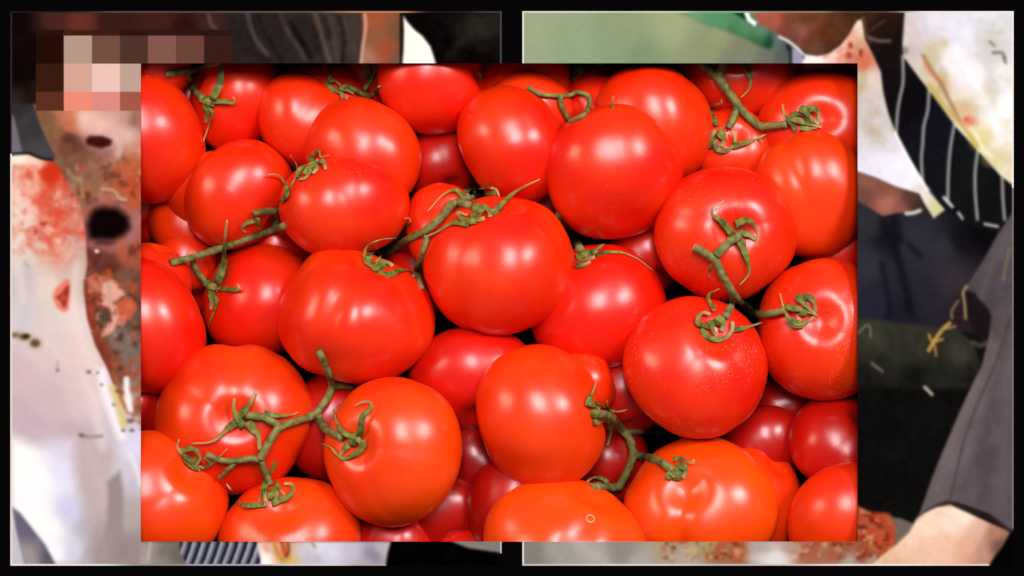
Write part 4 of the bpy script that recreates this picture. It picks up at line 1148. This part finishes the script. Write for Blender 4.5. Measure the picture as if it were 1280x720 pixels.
for pts, w, c, al in [([(1262,290),(1240,340),(1228,372)],12,(98,88,92),.5),([(1250,330),(1236,372),(1246,420)],8,(70,62,66),.6),([(1258,430),(1240,500),(1226,580)],10,(76,66,72),.5),([(1262,480),(1254,560),(1250,640)],9,(98,88,92),.5),([(1222,470),(1196,540),(1172,610)],7,(116,104,106),.5),([(1240,560),(1226,630)],6,(70,60,66),.5)]:
    P.paint(lg*P.line(pts, w, 5), c, None, al)
# strands
for pts, w, c in [([(1187,404),(1178,412),(1168,426),(1161,438)],4.5,(204,160,78)),([(1161,418),(1166,427),(1178,424)],3,(196,150,72)),([(1168,430),(1170,444)],3,(176,128,66)),([(1178,412),(1194,408)],3,(150,130,90)),
                  ([(1208,358),(1204,366),(1206,380),(1207,398)],3,(176,150,112)),([(1190,398),(1190,388),(1198,376)],2.4,(150,128,96)),([(1073,416),(1084,406),(1088,412),(1088,421)],2.4,(116,116,90)),
                  ([(1090,454),(1096,459),(1103,464)],3.4,(112,106,92)),([(1156,484),(1165,493)],4,(196,186,166)),([(1254,350),(1257,332),(1262,310)],2.4,(128,112,76))]:
    P.paint(P.line(pts, w, 1.2), c, None, .9)
# knee, food, floor
fo = P.poly([(1071,632),(1086,640),(1112,642),(1119,656),(1119,684),(1104,694),(1086,703),(1071,700)], 2.5)
P.paint(P.poly([(1112,646),(1126,648),(1143,655),(1136,668),(1118,684)], 1.6), (108,96,88), 'floor_patch')
P.paint(fo, (168,80,50), 'chopped_food')
P.patches(fo, (104,30,18), 10, .06, 111, .2, .85); P.patches(fo, (206,140,98), 8, .22, 113, .18, .8); P.patches(fo, (196,60,34), 7, .2, 117, .18, .7); P.mottle(fo, 18, 5, 115)
bs = P.poly([(652,676),(1090,676),(1100,690),(1088,708),(652,708)], 1)*(P.Y > 676)
P.paint(bs, P.field([(660,690,(128,124,116)),(700,685,(158,153,147)),(740,690,(168,163,157)),(780,690,(140,133,126)),(800,702,(168,163,158)),(830,685,(164,148,118)),(860,702,(172,162,152)),(880,684,(164,146,108)),(900,692,(150,120,90)),(920,690,(160,90,56)),(950,685,(172,166,160)),(970,700,(222,217,212)),(990,684,(176,150,136)),(1010,690,(160,90,66)),(1050,690,(150,84,60)),(1062,702,(174,164,156)),(1080,690,(150,70,46))]), 'table_strip')
fb = bs*np.maximum(np.clip((P.X-822)/10, 0, 1)*np.clip((935-P.X)/10, 0, 1), np.clip((P.X-985)/10, 0, 1))*np.clip((704-P.Y)/6, 0, 1)
P.patches(fb, (166,80,48), 12, .0, 121, .25, .8); P.patches(fb, (110,40,24), 8, .28, 123, .2, .8); P.patches(fb, (206,176,120), 8, .25, 127, .2, .6)
P.mottle(bs, 6, 10, 129)
P.paint(P.line([(720,677),(735,690),(760,706)], 10, 5), (186,180,174), None, .5)
P.paint(P.blob(965,698,26,7,1.0), (226,220,216), None, .6)
P.paint(P.poly([(1080,708),(1084,700),(1095,692),(1098,708)], 2), (176,166,158), None, .7)
kn = P.poly([(1087,708),(1100,696),(1120,681),(1136,666),(1145,650),(1152,641),(1170,634),(1188,631),(1210,641),(1236,653),(1263,665),(1252,684),(1240,700),(1236,708)], 1.4)
P.paint(kn, P.field([(1160,655,(246,216,192)),(1205,645,(252,228,208)),(1120,697,(232,188,158)),(1180,680,(236,192,166)),(1210,680,(226,172,146)),(1240,665,(172,122,98)),(1248,684,(110,76,60)),(1150,692,(232,188,162)),(1230,692,(190,140,120)),(1140,675,(240,206,180)),(1190,655,(248,220,198)),(1225,660,(226,184,160))]), 'knee')
P.patches(kn*(P.X < 1190), (216,164,132), 7, .30, 131, .25, .5); P.mottle(kn, 7, 8, 133)
P.paint(P.line([(1148,645),(1166,634),(1186,627),(1204,635),(1236,647),(1266,666)], 3, 1.3), (58,36,36), None, .85)
P.paint(P.poly([(1264,664),(1268,662),(1268,708),(1238,708),(1243,698),(1254,684)], 1.2), (4,3,3), 'dark_corner')
P.blur(2)
# hairline border
P.paint((P.X < 655)*1.0, (224,224,214), 'border')
P.paint((P.Y < 15.8)*1.0, P.field([(670,14,(214,218,200)),(830,14,(196,206,180)),(900,14,(130,170,140)),(1000,14,(150,120,100)),(1080,14,(80,60,50)),(1180,14,(226,224,230)),(1260,14,(230,230,230))]), 'border')
P.paint((P.X > 1265)*(P.Y < 235)*1.0, (232,230,230), 'border'); P.paint((P.X > 1265)*(P.Y >= 235)*(P.Y < 660)*1.0, (116,110,112), 'border')
P.paint((P.Y > 705.2)*(P.X < 1236)*1.0, P.field([(660,706,(200,196,190)),(800,706,(222,218,214)),(930,706,(200,190,184)),(1100,706,(246,232,222)),(1220,706,(236,206,190))]), 'border')
right = empty('photo_print', (0,0,0), 'print of a bowed head, striped waistcoat, stained shirt, dark trousers and bare knee', 'picture', 'prints on the black board')
P.build(right)
